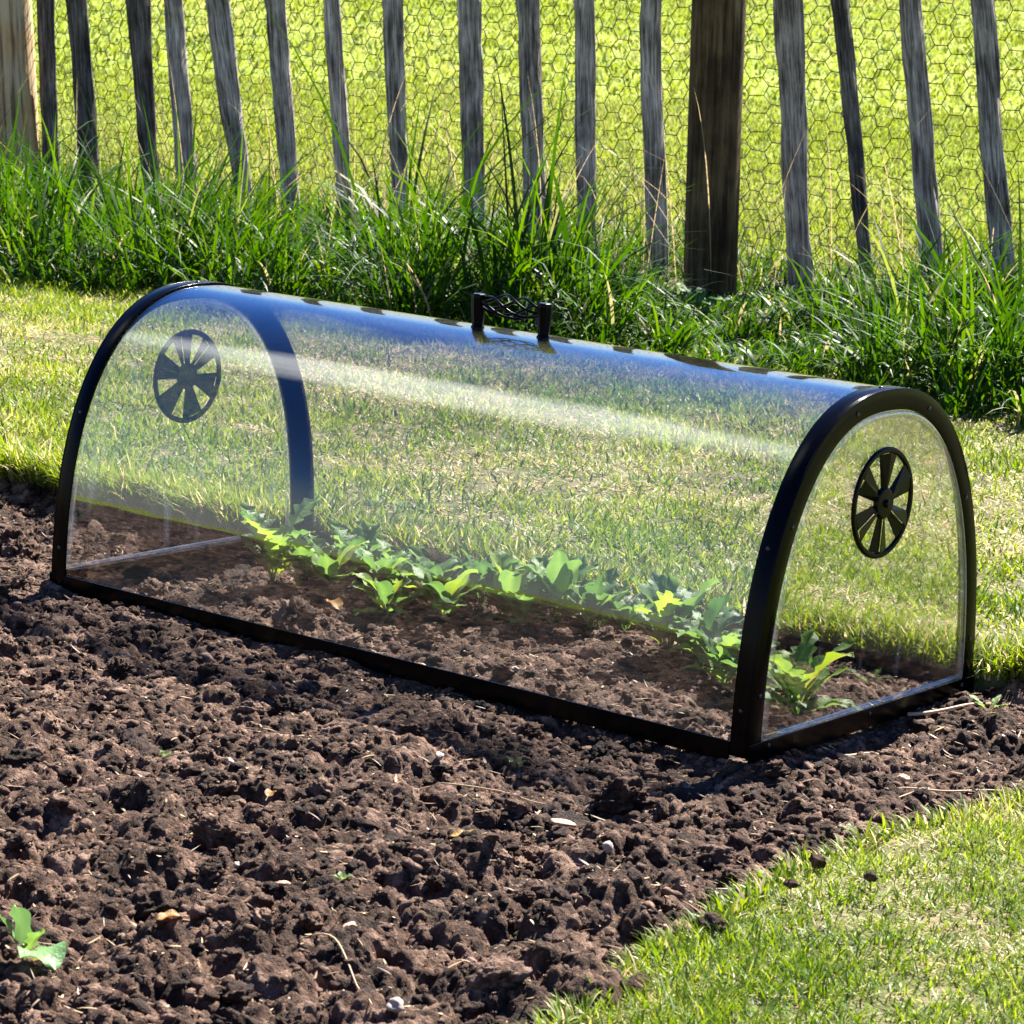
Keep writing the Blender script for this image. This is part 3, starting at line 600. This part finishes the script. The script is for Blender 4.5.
for i in range(13): x = -4.05 - 0.2 * i; PK.append((x, 0.5, x + rng.uniform(-.02, .09), 0.05, 0.062, 0.058, i % 2))
for i in range(9): x = -0.56 + 0.2 * i; PK.append((x, 0.7, x + rng.uniform(0, .09), 0.1, 0.056, 0.057, i % 3 == 0))
for i, q in enumerate(PK): picket(*q[:6], 1.22 + 0.07 * math.sin(i * 2.3), bool(q[6]), 500 + i)
def post(name, x1, z1, x0, z0, r1, r0, ztop, y, mat, seed, sides=20, square=0.0, label=None):
    g = np.random.default_rng(seed); dx = (x1 - x0) / (z1 - z0); rings = []; ph = g.uniform(0, 50)
    for i in range(41):
        z = -0.2 + (ztop + 0.2) * i / 40; cx = x0 + dx * (z - z0); r = r0 + (r1 - r0) * (z - z0) / (z1 - z0); ring = []
        for k in range(sides):
            a = 2 * math.pi * k / sides; n_ = float(vnoise(np.array(z * 4 + ph), np.array(k * 0.9), 9) - .5)
            crack = -0.10 * math.exp(-((k - 12.2) / 0.7) ** 2) - 0.07 * math.exp(-((k - 16.4) / 0.6) ** 2)
            rr = r * (1 + 0.05 * n_ + crack) * (1 if i < 40 else 0.9)
            ring.append((cx + rr * math.cos(a) - FX, y + rr * math.sin(a) - FY, z))
        rings.append(ring)
    bm = bmesh.new(); sweep(bm, rings); o = link(name, grain(bm_mesh(bm), lambda c: np.stack([c[:, 0] - (x0 - FX) - dx * (c[:, 2] - z0), c[:, 1], c[:, 2]], 1)), mat, fence, True)
    if label: o['label'] = label
    return o
post('fence_post', -1.237, 0.683, -1.211, 0.041, 0.0620, 0.0610, 1.42, 3.10, M_post, 3, label='thick dark brown round post standing in front of the pickets')
post('fence_post', -3.850, 0.552, -3.790, 0.05, 0.080, 0.083, 1.38, 3.34, M_newpost, 5, label='pale new timber post at the left end of the view')
# horizontal straining wires
for z in (1.065, 0.02):
    bm = bmesh.new(); tube(bm, [(x - FX, 3.43 - FY + 0.004 * math.sin(x * 5), z + 0.006 * math.sin(x * 3)) for x in np.arange(-6.7, 1.2, 0.15)], 0.0011, 5); link('strand_wire', bm_mesh(bm), M_wire, fence)
# hexagonal netting
def netting():
    cw, rh = 0.0445, 0.0435; x0, x1, z0, z1 = -6.6, 1.1, 0.0, 1.06; nc = int((x1 - x0) / cw); nr = int((z1 - z0) / rh); e = []
    for c in range(nc):
        for r in range(nr):
            zc = z0 + r * rh + (rh / 2 if c % 2 else 0); xc = x0 + c * cw; a = cw * 0.345; b = cw * 0.655
            # hexagon: left(-b), upper left(-a), upper right(a), right(b) ; own top edge and both upper sides
            e.append(((xc - a, zc + rh / 2), (xc + a, zc + rh / 2)))
            e.append(((xc + a, zc + rh / 2), (xc + b, zc))); e.append(((xc + b, zc), (xc + a, zc - rh / 2)))
    e = np.array(e)                                # (n,2,2)
    def warp(P):
        x, z = P[..., 0], P[..., 1]
        dx = 0.050 * (fbm(x * 3.1, z * 3.1, 301, 3) - .5) + 0.018 * (vnoise(x * 16, z * 16, 311) - .5); dz = 0.034 * (fbm(x * 2.7, z * 2.7, 305, 3) - .5) + 0.010 * (vnoise(x * 16, z * 16, 313) - .5)
        return np.stack([x + dx, 3.445 + 0.03 * (fbm(x * 2, z * 2, 307, 2) - .5), z + dz], -1)
    P = warp(e); A, B = P[:, 0], P[:, 1]; n = len(A); d = B - A; d /= np.linalg.norm(d, axis=1)[:, None]
    u = np.stack([np.zeros(n), np.ones(n), np.zeros(n)], 1); w = np.cross(d, u); thick = np.where(np.arange(n) % 3 == 0, 0.0015, 0.00112)[:, None]
    ring = []
    for k in range(4):
        a = k * math.pi / 2 + .78; ring.append((u * math.cos(a) + w * math.sin(a)) * thick)
    V = np.stack([A + q for q in ring] + [B + q for q in ring], 1).reshape(-1, 3) - np.array([FX, FY, 0]); base = (np.arange(n) * 8)[:, None]
    F = np.concatenate([base + np.array([[k, (k + 1) % 4, 4 + (k + 1) % 4, 4 + k]]) for k in range(4)])
    link('wire_netting', np_mesh('wire_netting', V, F), M_wire, fence)
netting()

# ---------------------------------------------------------------- plants
def leaf_mesh(Ln, Wd, kind, bend, seed, droop=0.5, cup=0.25, rndv=0.5, ns=18):
    """leaf growing along +Y from the origin, bending down; returns V, F, attr"""
    g = np.random.default_rng(seed); t = np.linspace(0, 1, ns + 1); pet = 0.30
    u = np.clip((t - pet) / (1 - pet), 0, 1)
    if kind == 'round': w = np.sin(np.pi * u ** 0.8) ** 0.62 * (0.9 + 0.1 * np.sin(u * 9 + g.uniform(0, 6)))
    elif kind == 'lobed': w = np.sin(np.pi * u ** 0.62) ** 0.6 * (0.78 + 0.22 * np.sign(np.sin(u * 24 + g.uniform(0, 6))) * 0.8)
    elif kind == 'feather': w = np.sin(np.pi * u ** 0.8) ** 0.5 * (0.55 + 0.45 * np.where(np.arange(ns + 1) % 2 == 0, 1, -0.35))
    else: w = np.sin(np.pi * u ** 0.7) ** 0.8
    w = np.maximum(w * (u > 0) * Wd / 2, Wd * 0.035 * (1 - t * 0.6))
    ang = bend + droop * t ** 1.5; ds = Ln / ns; cy = np.r_[0, np.cumsum(np.sin(ang[1:]) * ds)]; cz = np.r_[0, np.cumsum(np.cos(ang[1:]) * ds)]
    cx = 0.10 * Ln * np.sin(t * 2.2 + g.uniform(0, 6)) * t * g.uniform(-1, 1)
    cols = np.array([-1, -0.5, 0, 0.5, 1]); V = []
    ph = g.uniform(0, 6)
    for i in range(ns + 1):
        ny, nz = -math.cos(ang[i]), math.sin(ang[i])     # leaf-surface normal in the y-z plane
        for c in cols:
            wav = 0.10 * Wd * math.sin(t[i] * 15 + ph + c * 2) * abs(c) * (u[i] > 0)
            hh = (abs(c) ** 1.4) * cup * w[i] + wav
            back = -0.25 * abs(c) * w[i] * (kind in ('feather', 'lobed'))
            V.append((cx[i] + c * w[i], cy[i] + ny * hh + math.sin(ang[i]) * (-back), cz[i] + nz * hh + math.cos(ang[i]) * (-back)))
    V = np.array(V); F = [(i * 5 + j, i * 5 + j + 1, (i + 1) * 5 + j + 1, (i + 1) * 5 + j) for i in range(ns) for j in range(4)]
    A = np.full(len(V), rndv) + np.tile(np.array([0, -0.02, 0.16, -0.02, 0]), ns + 1)
    return V, np.array(F), A
def plant(x, y, size, kind, nleaf, seed, label, spread=0.55, tone=0.5, withered=0, mat=M_leaf, hz=None):
    g = np.random.default_rng(seed); z = float(soil_h(np.array([x]), np.array([y]))[0]) - 0.003
    root = thing('salad_plant', label, 'plant', (x, y, z), 0, 'young salad plants in a row under the cloche')
    VV, FF, AA, off = [], [], [], 0; WV, WF, WA, woff = [], [], [], 0
    for k in range(nleaf):
        az = k * 2.4 + g.uniform(-.4, .4); inner = k / max(1, nleaf - 1)
        ln = size * g.uniform(0.75, 1.12) * (0.75 + 0.35 * inner); bend = spread * 0.85 * (1.5 - inner * 1.3) * g.uniform(0.8, 1.2)
        wd = ln * {'round': 0.36, 'lobed': 0.36, 'feather': 0.38, 'long': 0.30}[kind] * g.uniform(0.85, 1.15)
        dead = k < withered
        V, F, A = leaf_mesh(ln, wd, kind, bend if not dead else 1.25, seed * 31 + k, droop=g.uniform(0.5, 1.5) if not dead else 0.5, cup=g.uniform(0.1, 0.4), rndv=float(np.clip(g.normal(tone - 0.04, 0.23), 0.05, 0.93 if g.uniform() > .08 else 1)))
        ca, sa = math.cos(az), math.sin(az); P = V.copy(); P[:, 0] = V[:, 0] * ca - V[:, 1] * sa; P[:, 1] = V[:, 0] * sa + V[:, 1] * ca
        P[:, 2] = np.maximum(P[:, 2], 0.001)
        if dead: WV.append(P); WF.append(F + woff); WA.append(A); woff += len(P)
        else: VV.append(P); FF.append(F + off); AA.append(A); off += len(P)
    link('foliage', np_mesh('foliage', np.concatenate(VV), np.concatenate(FF), np.concatenate(AA)), mat, root, True)
    if WV: link('withered_leaf', np_mesh('withered_leaf', np.concatenate(WV), np.concatenate(WF), np.concatenate(WA)), M_leafbrown, root, True)
    bm = bmesh.new(); tube(bm, [(0, 0, -0.006), (0.0005, 0, 0.006), (0, 0.0008, size * 0.22)], [0.0022, 0.0018, 0.0010], 7); link('stem', bm_mesh(bm), M_stem, root, True)
    return root
PL = [
 (0.175, 0.195, 0.088, 'feather', 7, 'tall feathery plant at the far left end of the cloche row', .30, .62, 1),
 (0.215, 0.210, 0.070, 'feather', 6, 'pale feathery plant second from the left end of the row', .35, .45, 0),
 (0.250, 0.212, 0.066, 'long', 7, 'yellow green plant with a reddish leaf beside the curled brown leaf', .35, .72, 1),
 (0.245, 0.272, 0.072, 'feather', 7, 'upright narrow leaved plant just in front of the left rear frame leg', .28, .55, 0),
 (0.300, 0.255, 0.062, 'lobed', 8, 'bushy lobed plant left of centre with bright green leaves', .6, .60, 0),
 (0.350, 0.205, 0.052, 'round', 8, 'low spreading plant with yellow lower leaf, frontmost on the left half', .95, .74, 1),
 (0.355, 0.285, 0.068, 'round', 8, 'broad leaved plant behind the low spreading yellow leaved one', .5, .45, 0),
 (0.400, 0.250, 0.066, 'round', 8, 'large soft green plant just left of the row centre', .7, .50, 0),
 (0.390, 0.330, 0.066, 'lobed', 7, 'dark green plant close to the rear rail left of centre', .5, .30, 0),
 (0.440, 0.320, 0.070, 'round', 7, 'plant with reddish brown upper leaves at the row centre', .4, .84, 0),
 (0.465, 0.375, 0.064, 'round', 8, 'bluish green plant against the rear rail near the centre', .5, .28, 0),
 (0.495, 0.345, 0.074, 'round', 7, 'plant with one tall bright upright leaf right of centre', .4, .66, 1),
 (0.540, 0.350, 0.066, 'lobed', 8, 'loose lobed plant before the bare soil gap', .55, .58, 0),
 (0.560, 0.395, 0.062, 'round', 7, 'dim green plant touching the rear rail before the gap', .55, .30, 0),
 (0.690, 0.300, 0.088, 'lobed', 10, 'tallest serrated plant standing alone after the gap', .5, .60, 1),
 (0.745, 0.285, 0.070, 'lobed', 8, 'pale green plant between the tallest one and the corner upright', .7, .48, 0),
 (0.800, 0.250, 0.070, 'lobed', 8, 'bright green plant with an orange leaf beside the corner upright', .6, .66, 1),
 (0.285, 0.290, 0.062, 'long', 6, 'thin leaved plant wedged behind the bushy lobed one at left', .35, .40, 0),
 (0.325, 0.245, 0.058, 'lobed', 6, 'small plant filling the space left of the large soft green one', .5, .62, 0),
 (0.430, 0.372, 0.058, 'long', 6, 'narrow leaved plant by the rear rail at the row centre', .4, .40, 0),
 (0.475, 0.305, 0.056, 'lobed', 6, 'small lobed plant at the front edge just right of the centre', .6, .55, 0),
 (0.520, 0.392, 0.060, 'lobed', 6, 'dull green plant hugging the rear rail right of the centre', .5, .35, 0),
 (0.715, 0.335, 0.060, 'round', 6, 'dark plant half hidden behind the tallest serrated one', .5, .30, 0),
 (0.850, 0.235, 0.060, 'lobed', 7, 'low plant directly behind the near corner upright', .6, .50, 0),
 (0.925, 0.205, 0.080, 'lobed', 11, 'bushy bright plant seen through the right end panel', .75, .66, 0),
]
for i, (x, y, s, kd, nl, lb, sp, tn, wt) in enumerate(PL): plant(x, y, s * 1.24, kd, nl + 8, 900 + i, lb, sp * 0.9, tn - 0.12, wt)

# seedling at the near left corner
sx, sy = 0.956, -0.914; sz = float(soil_h(np.array([sx]), np.array([sy]))[0])
sd = thing('seedling', 'small broad leaved seedling alone in the open soil at the near left corner', 'plant', (sx, sy, sz - 0.002))
bm = bmesh.new(); tube(bm, [(0, 0, -.006), (.001, 0, .010), (-.002, .002, .022)], [.0018, .0014, .0010], 8); link('stem', bm_mesh(bm), M_stem, sd, True)
CR, CU = Vector((0.787, 0.617, 0)), Vector((-0.617, 0.787, 0))
for j, (az, ln, wd, bend, droop, kind, mt) in enumerate(((R(-103), 0.056, 0.040, 0.70, 1.65, 'round', M_leafpale), (R(-165), 0.054, 0.020, 0.02, 0.65, 'round', M_leafpale), (R(-95), 0.038, 0.020, 0.45, 0.35, 'lobed', M_leaf), (R(-205), 0.055, 0.019, 0.30, 0.5, 'round', M_leafpale), (R(-60), 0.030, 0.014, 1.2, 0.5, 'round', M_leafbrown))):
    V, F, A = leaf_mesh(ln, wd, kind, bend, 70 + j, droop, 0.2, 0.55); ca, sa = math.cos(az), math.sin(az); P = V.copy(); P[:, 0] = V[:, 0] * ca - V[:, 1] * sa; P[:, 1] = V[:, 0] * sa + V[:, 1] * ca; P[:, 2] += 0.006
    link('leaf', np_mesh('leaf', P, F, A), mt, sd, True)

for wx_, wy_, ws_, lb in ((-0.88, 2.58, 0.075, 'leafy broad leaved weed at the foot of the thick dark post'), (0.02, 2.55, 0.11, 'smaller broad leaved weed in the long grass at the right edge')):
    wd_ = thing('dock_weed', lb, 'weed', (wx_, wy_, float(lawn_h(np.array([wx_]), np.array([wy_]))[0])), 0, 'broad leaved weeds in the long grass')
    VV, FF, AA, off = [], [], [], 0
    for k in range(13):
        V, F, A = leaf_mesh(ws_ * rng.uniform(.7, 1.2), ws_ * 0.40, 'round', rng.uniform(0.1, 0.9), 300 + k, 1.1, 0.25, rng.uniform(.0, .35)); az = k * 2.4; ca, sa = math.cos(az), math.sin(az)
        P = V.copy(); P[:, 0] = V[:, 0] * ca - V[:, 1] * sa; P[:, 1] = V[:, 0] * sa + V[:, 1] * ca; P[:, 2] += .01 + .004 * k; VV.append(P); FF.append(F + off); AA.append(A); off += len(P)
    link('foliage', np_mesh('foliage', np.concatenate(VV), np.concatenate(FF), np.concatenate(AA)), M_leaf, wd_, True)
    bm = bmesh.new(); tube(bm, [(0, 0, -.01), (0, 0.002, .04), (0.003, 0, .07)], [.003, .0025, .0015], 7); link('stem', bm_mesh(bm), M_stem, wd_, True)
# weed sprouts in the bed: tiny seedlings
for j, (x, y) in enumerate(((0.835, -0.16), (0.55, -0.36), (1.19, -0.11), (1.075, 0.345), (1.00, -0.60))):
    z = float(soil_h(np.array([x]), np.array([y]))[0]); lb = ['tiny weed sprout in open soil just before the front rail', 'tiny lime green sprout alone in the soil at left', 'tiny sprout near the lawn edge at right', 'small weed beside the right rear corner of the cloche', 'tiny green sprout beside the flat pinkish chip'][j]
    w_ = thing('weed_sprout', lb, 'weed', (x, y, z), 0, 'tiny weed sprouts in the bare soil')
    VV, FF, AA, off = [], [], [], 0
    for k in range(4):
        V, F, A = leaf_mesh([.014, .010, .012, .030, .010][j], [.006, .006, .006, .008, .006][j], 'round', 0.9, 40 + k + j * 5, 0.4, 0.2, 0.6, 8); az = k * 1.6 + j; ca, sa = math.cos(az), math.sin(az)
        P = V.copy(); P[:, 0] = V[:, 0] * ca - V[:, 1] * sa; P[:, 1] = V[:, 0] * sa + V[:, 1] * ca; P[:, 2] += .002; VV.append(P); FF.append(F + off); AA.append(A); off += len(P)
    link('foliage', np_mesh('foliage', np.concatenate(VV), np.concatenate(FF), np.concatenate(AA)), M_leaf, w_, True)

# ---------------------------------------------------------------- stones, chips, stems lying on the soil
def top_z(x, y):
    a = np.linspace(0, 6.283, 9); return float(np.max(soil_h(x + 0.004 * np.cos(a), y + 0.004 * np.sin(a))))
def pebble(x, y, s, flat, label, mat, name='stone', cat='stone', lift=0.35, group='pale stones lying on the soil'):
    V, F = ico(3); k = rng.integers(0, 99); d = 1 + 1.3 * (n3(V * 1.3 + k, 400) - .5) + 0.55 * (n3(V * 3.3 + k, 410) - .5) + 0.25 * (n3(V * 9 + k, 420) - .5); V = V * d[:, None] * np.array([s, s * 0.75, s * flat]) * 0.72
    o = link(name, np_mesh(name, V, F, np.full(len(V), .5)), mat, None, False); o.location = (x, y, top_z(x, y) + s * flat * lift + 0.002); o.rotation_euler = (rng.uniform(-.2, .2), rng.uniform(-.2, .2), rng.uniform(0, 6)); tag(o, label, cat, group)
pebble(1.123, -0.396, 0.0085, 0.7, 'white stone perched on a big clod nearest the lawn', M_stone)
pebble(0.783, -0.214, 0.0080, 0.7, 'pale pinkish stone in open soil before the middle of the front rail', M_stone)
pebble(0.916, -0.638, 0.0050, 0.7, 'small white stone left of the square flat chip', M_stone)
pebble(1.247, -0.818, 0.0110, 0.6, 'cream stone at the bottom edge near the lawn', M_stone)
pebble(0.657, -0.378, 0.0055, 0.6, 'small whitish stone in the soil left of centre', M_stone)
pebble(0.642, 0.079, 0.0075, 0.6, 'pinkish pale stone inside the cloche near the front rail', M_stone)
gch = 'woody chips lying on the soil'
pebble(0.973, -0.643, 0.0105, 0.22, 'square flat pinkish chip beside a dark hole in the soil', M_chip, 'wood_chip', 'chip', 1.2, gch)
pebble(1.086, -0.687, 0.0100, 0.22, 'flat pinkish chip right of the curved dry stem', M_chip, 'wood_chip', 'chip', 1.2, gch)
pebble(0.900, 0.030, 0.0110, 0.22, 'brown chip lying inside the cloche by the near corner', M_chip, 'wood_chip', 'chip', 1.2, gch)
pebble(1.000, -0.300, 0.0150, 0.18, 'long pale chip below the near corner of the cloche', M_chip, 'wood_chip', 'chip', 1.2, gch)
pebble(1.150, 0.050, 0.0100, 0.4, 'tan chip on clods right of the near corner', M_chip, 'wood_chip', 'chip', .8, gch)
def stalk(pts, r, label, name='straw_stalk', mat=M_straw, lift=0.006):
    P = []
    for i in range(len(pts) - 1):
        for k in range(6):
            t = k / 6; x = pts[i][0] * (1 - t) + pts[i + 1][0] * t; y = pts[i][1] * (1 - t) + pts[i + 1][1] * t; P.append([x, y])
    P.append(list(pts[-1])); P = np.array(P); Z = soil_h(P[:, 0], P[:, 1], False) + lift
    for _ in range(4): Z = np.r_[Z[0], np.maximum((Z[:-2] + Z[1:-1] + Z[2:]) / 3, Z[1:-1] - .004), Z[-1]]
    for _ in range(2): P[1:-1] = (P[:-2] + P[1:-1] + P[2:]) / 3
    bm = bmesh.new(); tube(bm, [(p[0], p[1], z) for p, z in zip(P, Z)], [r * (1 - 0.5 * i / len(P)) for i in range(len(P))], 6); me = bm_mesh(bm)
    a = me.attributes.new('rnd', 'FLOAT', 'POINT'); a.data.foreach_set('value', np.full(len(me.vertices), 0.8, dtype=np.float32))
    tag(link(name, me, mat, None, True), label, 'stem', 'dry stems lying on the soil')
stalk([(1.071, -.728), (1.118, -.739), (1.165, -.77), (1.223, -.816)], 0.0011, 'long curved tan stem lying across clods at the bottom')
stalk([(1.010, .290), (1.035, .345), (1.050, .395), (1.045, .43)], 0.0021, 'thick pale curved root by the right rear corner', 'dry_root')
stalk([(1.030, .120), (1.055, .155), (1.045, .185)], 0.0024, 'short pale looped root right of the end rail', 'dry_root')
stalk([(0.84, -.28), (0.89, -.25), (0.95, -.26)], 0.0009, 'thin straw stem in open soil before the front rail')
stalk([(1.14, .02), (1.20, .06), (1.235, .14)], 0.0014, 'thin pale root at the lawn edge on the right', 'dry_root')
stalk([(0.97, -.40), (1.0, -.372), (1.03, -.37)], 0.0015, 'short straw piece beside the papery dry leaf')
def dryleaf(x, y, s, az, label, bend=1.3, kind='round', mat=M_leafbrown, zadd=0.008, val=.8):
    V, F, A = leaf_mesh(s, s * 0.45, kind, bend, int(x * 1000) % 97, 0.5, 0.4, val); ca, sa = math.cos(az), math.sin(az); P = V.copy(); P[:, 0] = V[:, 0] * ca - V[:, 1] * sa; P[:, 1] = V[:, 0] * sa + V[:, 1] * ca
    o = link('dry_leaf', np_mesh('dry_leaf', P, F, A), mat, None, True); o.location = (x, y, top_z(x, y) + zadd); tag(o, label, 'leaf', 'dry leaves lying on the soil')
dryleaf(1.020, -0.425, 0.038, 2.2, 'papery straw coloured dry leaf in the middle of the open soil')
dryleaf(0.285, 0.165, 0.045, -1.9, 'curled reddish brown leaf lying inside the cloche at left', 1.4, val=.25)
dryleaf(0.80, -0.48, 0.026, 0.5, 'small brown curled leaf among clods at centre left', val=.3)
dryleaf(1.02, -0.80, 0.030, 2.9, 'pinkish curled leaf near the seedling', val=.5)

# fine litter: bits of straw and fibre
n = 15000; x = rng.uniform(-1, 1.3, n); y = rng.uniform(-1.2, 0.45, n); k = inbed(x, y) > 0.0
ins = np.minimum(np.minimum(x, L - x), np.minimum(y, W - y)); k &= ~((np.abs(ins) < 0.012) & (x > -.02) & (x < L + .02) & (y > -.02) & (y < W + .02)); x, y = x[k], y[k]; n = len(x)
lv = blades(x, y, soil_h(x, y, False) + 0.0035, 0.003 + 0.017 * rng.uniform(0, 1, n) ** 2.5, rng.uniform(0.0006, 0.0030, n), rng.uniform(0, 6.28, n), rng.uniform(1.25, 1.75, n), rng.uniform(-.3, .5, n), rng.uniform(0, 1, n) ** 2.2, 3)
blade_obj('plant_litter', [lv], M_straw, 'small bits of straw, root and bark scattered through the soil', 'litter')
# soil crumbs on the lawn
for j, (x, y, s) in enumerate(((1.30, -0.50, 0.010), (1.315, -0.505, 0.007), (1.275, -0.30, 0.008), (1.345, -0.33, 0.006), (1.30, -0.38, 0.006))):
    V, F = clod_variants(3, 1, 800 + j); o = link('soil_lump', np_mesh('soil_lump', V[0] * s, F, np.full(len(V[0]), .4)), M_soil, None, True); o.location = (x, y, float(lawn_h(np.array([x]), np.array([y]))[0]) + 0.010)
    tag(o, ['largest dark soil lump lying on the near lawn', 'dark lump touching the largest one on the near lawn', 'dark lump near the bed edge on the lawn', 'lone small lump farthest into the near lawn', 'small crumb midway on the near lawn'][j], 'soil lump', 'soil lumps dropped on the lawn')

# ---------------------------------------------------------------- sun, sky, camera
SUN_AZ, SUN_EL = R(-8), R(50)      # azimuth clockwise from +Y
sd_ = Vector((math.sin(SUN_AZ) * math.cos(SUN_EL), math.cos(SUN_AZ) * math.cos(SUN_EL), math.sin(SUN_EL)))
sun = bpy.data.lights.new('sun', 'SUN'); sun.energy = 5.0; sun.angle = R(0.55); sun.color = (1.0, 0.95, 0.87)
so = bpy.data.objects.new('sun', sun); C.objects.link(so); so.rotation_euler = sd_.to_track_quat('Z', 'Y').to_euler()
w = bpy.data.worlds.new('World'); SC.world = w; w.use_nodes = True; nt = w.node_tree; nt.nodes.clear()
out = N(nt, 'ShaderNodeOutputWorld'); bg = N(nt, 'ShaderNodeBackground', i_Strength=0.05); sky = N(nt, 'ShaderNodeTexSky', sky_type='NISHITA')
sky.sun_disc = False; sky.sun_elevation = SUN_EL; sky.sun_rotation = SUN_AZ; sky.air_density = 1.0; sky.dust_density = 0.0; sky.ozone_density = 4.0
# bright round cloud patches, added to reflect as the white streak on the cover
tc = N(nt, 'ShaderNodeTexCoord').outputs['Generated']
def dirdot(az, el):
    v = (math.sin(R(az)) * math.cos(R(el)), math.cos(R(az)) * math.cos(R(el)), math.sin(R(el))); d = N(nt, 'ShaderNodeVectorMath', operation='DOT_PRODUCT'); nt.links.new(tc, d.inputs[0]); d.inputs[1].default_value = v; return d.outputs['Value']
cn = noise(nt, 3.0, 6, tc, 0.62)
def added_cloud(az, el, half, amt):
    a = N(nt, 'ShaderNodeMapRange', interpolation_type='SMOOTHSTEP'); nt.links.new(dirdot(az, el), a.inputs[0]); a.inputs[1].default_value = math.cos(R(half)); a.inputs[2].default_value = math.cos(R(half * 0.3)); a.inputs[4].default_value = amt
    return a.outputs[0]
c1 = added_cloud(-108, 50, 10, 0.85); c2 = added_cloud(-104, 38, 6, 0.22)
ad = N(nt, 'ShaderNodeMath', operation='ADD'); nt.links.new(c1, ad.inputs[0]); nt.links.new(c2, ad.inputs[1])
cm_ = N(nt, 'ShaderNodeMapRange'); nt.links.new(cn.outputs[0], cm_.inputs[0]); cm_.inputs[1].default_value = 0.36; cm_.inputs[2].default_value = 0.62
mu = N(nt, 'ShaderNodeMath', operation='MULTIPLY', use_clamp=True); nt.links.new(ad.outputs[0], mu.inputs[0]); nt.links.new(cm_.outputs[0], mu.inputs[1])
mixc = N(nt, 'ShaderNodeMix', data_type='RGBA'); nt.links.new(mu.outputs[0], mixc.inputs[0]); sz = N(nt, 'ShaderNodeSeparateXYZ'); nt.links.new(tc, sz.inputs[0])
def by_height(a, b, lo_, hi_):
    q = N(nt, 'ShaderNodeMapRange', interpolation_type='SMOOTHSTEP'); nt.links.new(sz.outputs['Z'], q.inputs[0]); q.inputs[1].default_value = lo_; q.inputs[2].default_value = hi_; q.inputs[3].default_value = a; q.inputs[4].default_value = b; return q.outputs[0]
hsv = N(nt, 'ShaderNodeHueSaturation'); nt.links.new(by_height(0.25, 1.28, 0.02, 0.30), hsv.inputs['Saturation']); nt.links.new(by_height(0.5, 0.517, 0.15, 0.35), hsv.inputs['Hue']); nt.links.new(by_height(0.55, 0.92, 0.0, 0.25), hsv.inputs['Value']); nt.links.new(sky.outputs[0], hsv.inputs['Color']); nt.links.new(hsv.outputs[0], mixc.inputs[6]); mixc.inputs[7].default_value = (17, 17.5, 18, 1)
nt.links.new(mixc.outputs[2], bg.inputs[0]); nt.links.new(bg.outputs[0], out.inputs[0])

cam = bpy.data.cameras.new('camera'); co_ = bpy.data.objects.new('camera', cam); C.objects.link(co_); SC.camera = co_
fw = Vector((-0.60575731, 0.77313743, -0.18792709)); rt = Vector((0.77983929, 0.62377309, 0.05251492)); up = Vector((-0.15782511, 0.11474163, 0.98077805))
Mx = Matrix((rt, up, -fw)).transposed().to_4x4(); Mx.translation = Vector((2.55252269, -2.37890018, 0.77726143)); co_.matrix_world = Mx
cam.sensor_width = 36; cam.lens = 2956.71 / 1024 * 36; cam.clip_start = 0.05; cam.clip_end = 2000
cam.dof.use_dof = True; cam.dof.focus_distance = 3.4; cam.dof.aperture_fstop = 40

SC.view_settings.view_transform = 'Standard'; SC.view_settings.look = 'None'; SC.view_settings.exposure = 2.08; SC.view_settings.gamma = 1
SC.cycles.max_bounces = 10; SC.cycles.transparent_max_bounces = 16; SC.cycles.diffuse_bounces = 3; SC.cycles.glossy_bounces = 4; SC.cycles.transmission_bounces = 6
SC.cycles.caustics_reflective = False; SC.cycles.caustics_refractive = False; SC.cycles.use_denoising = True
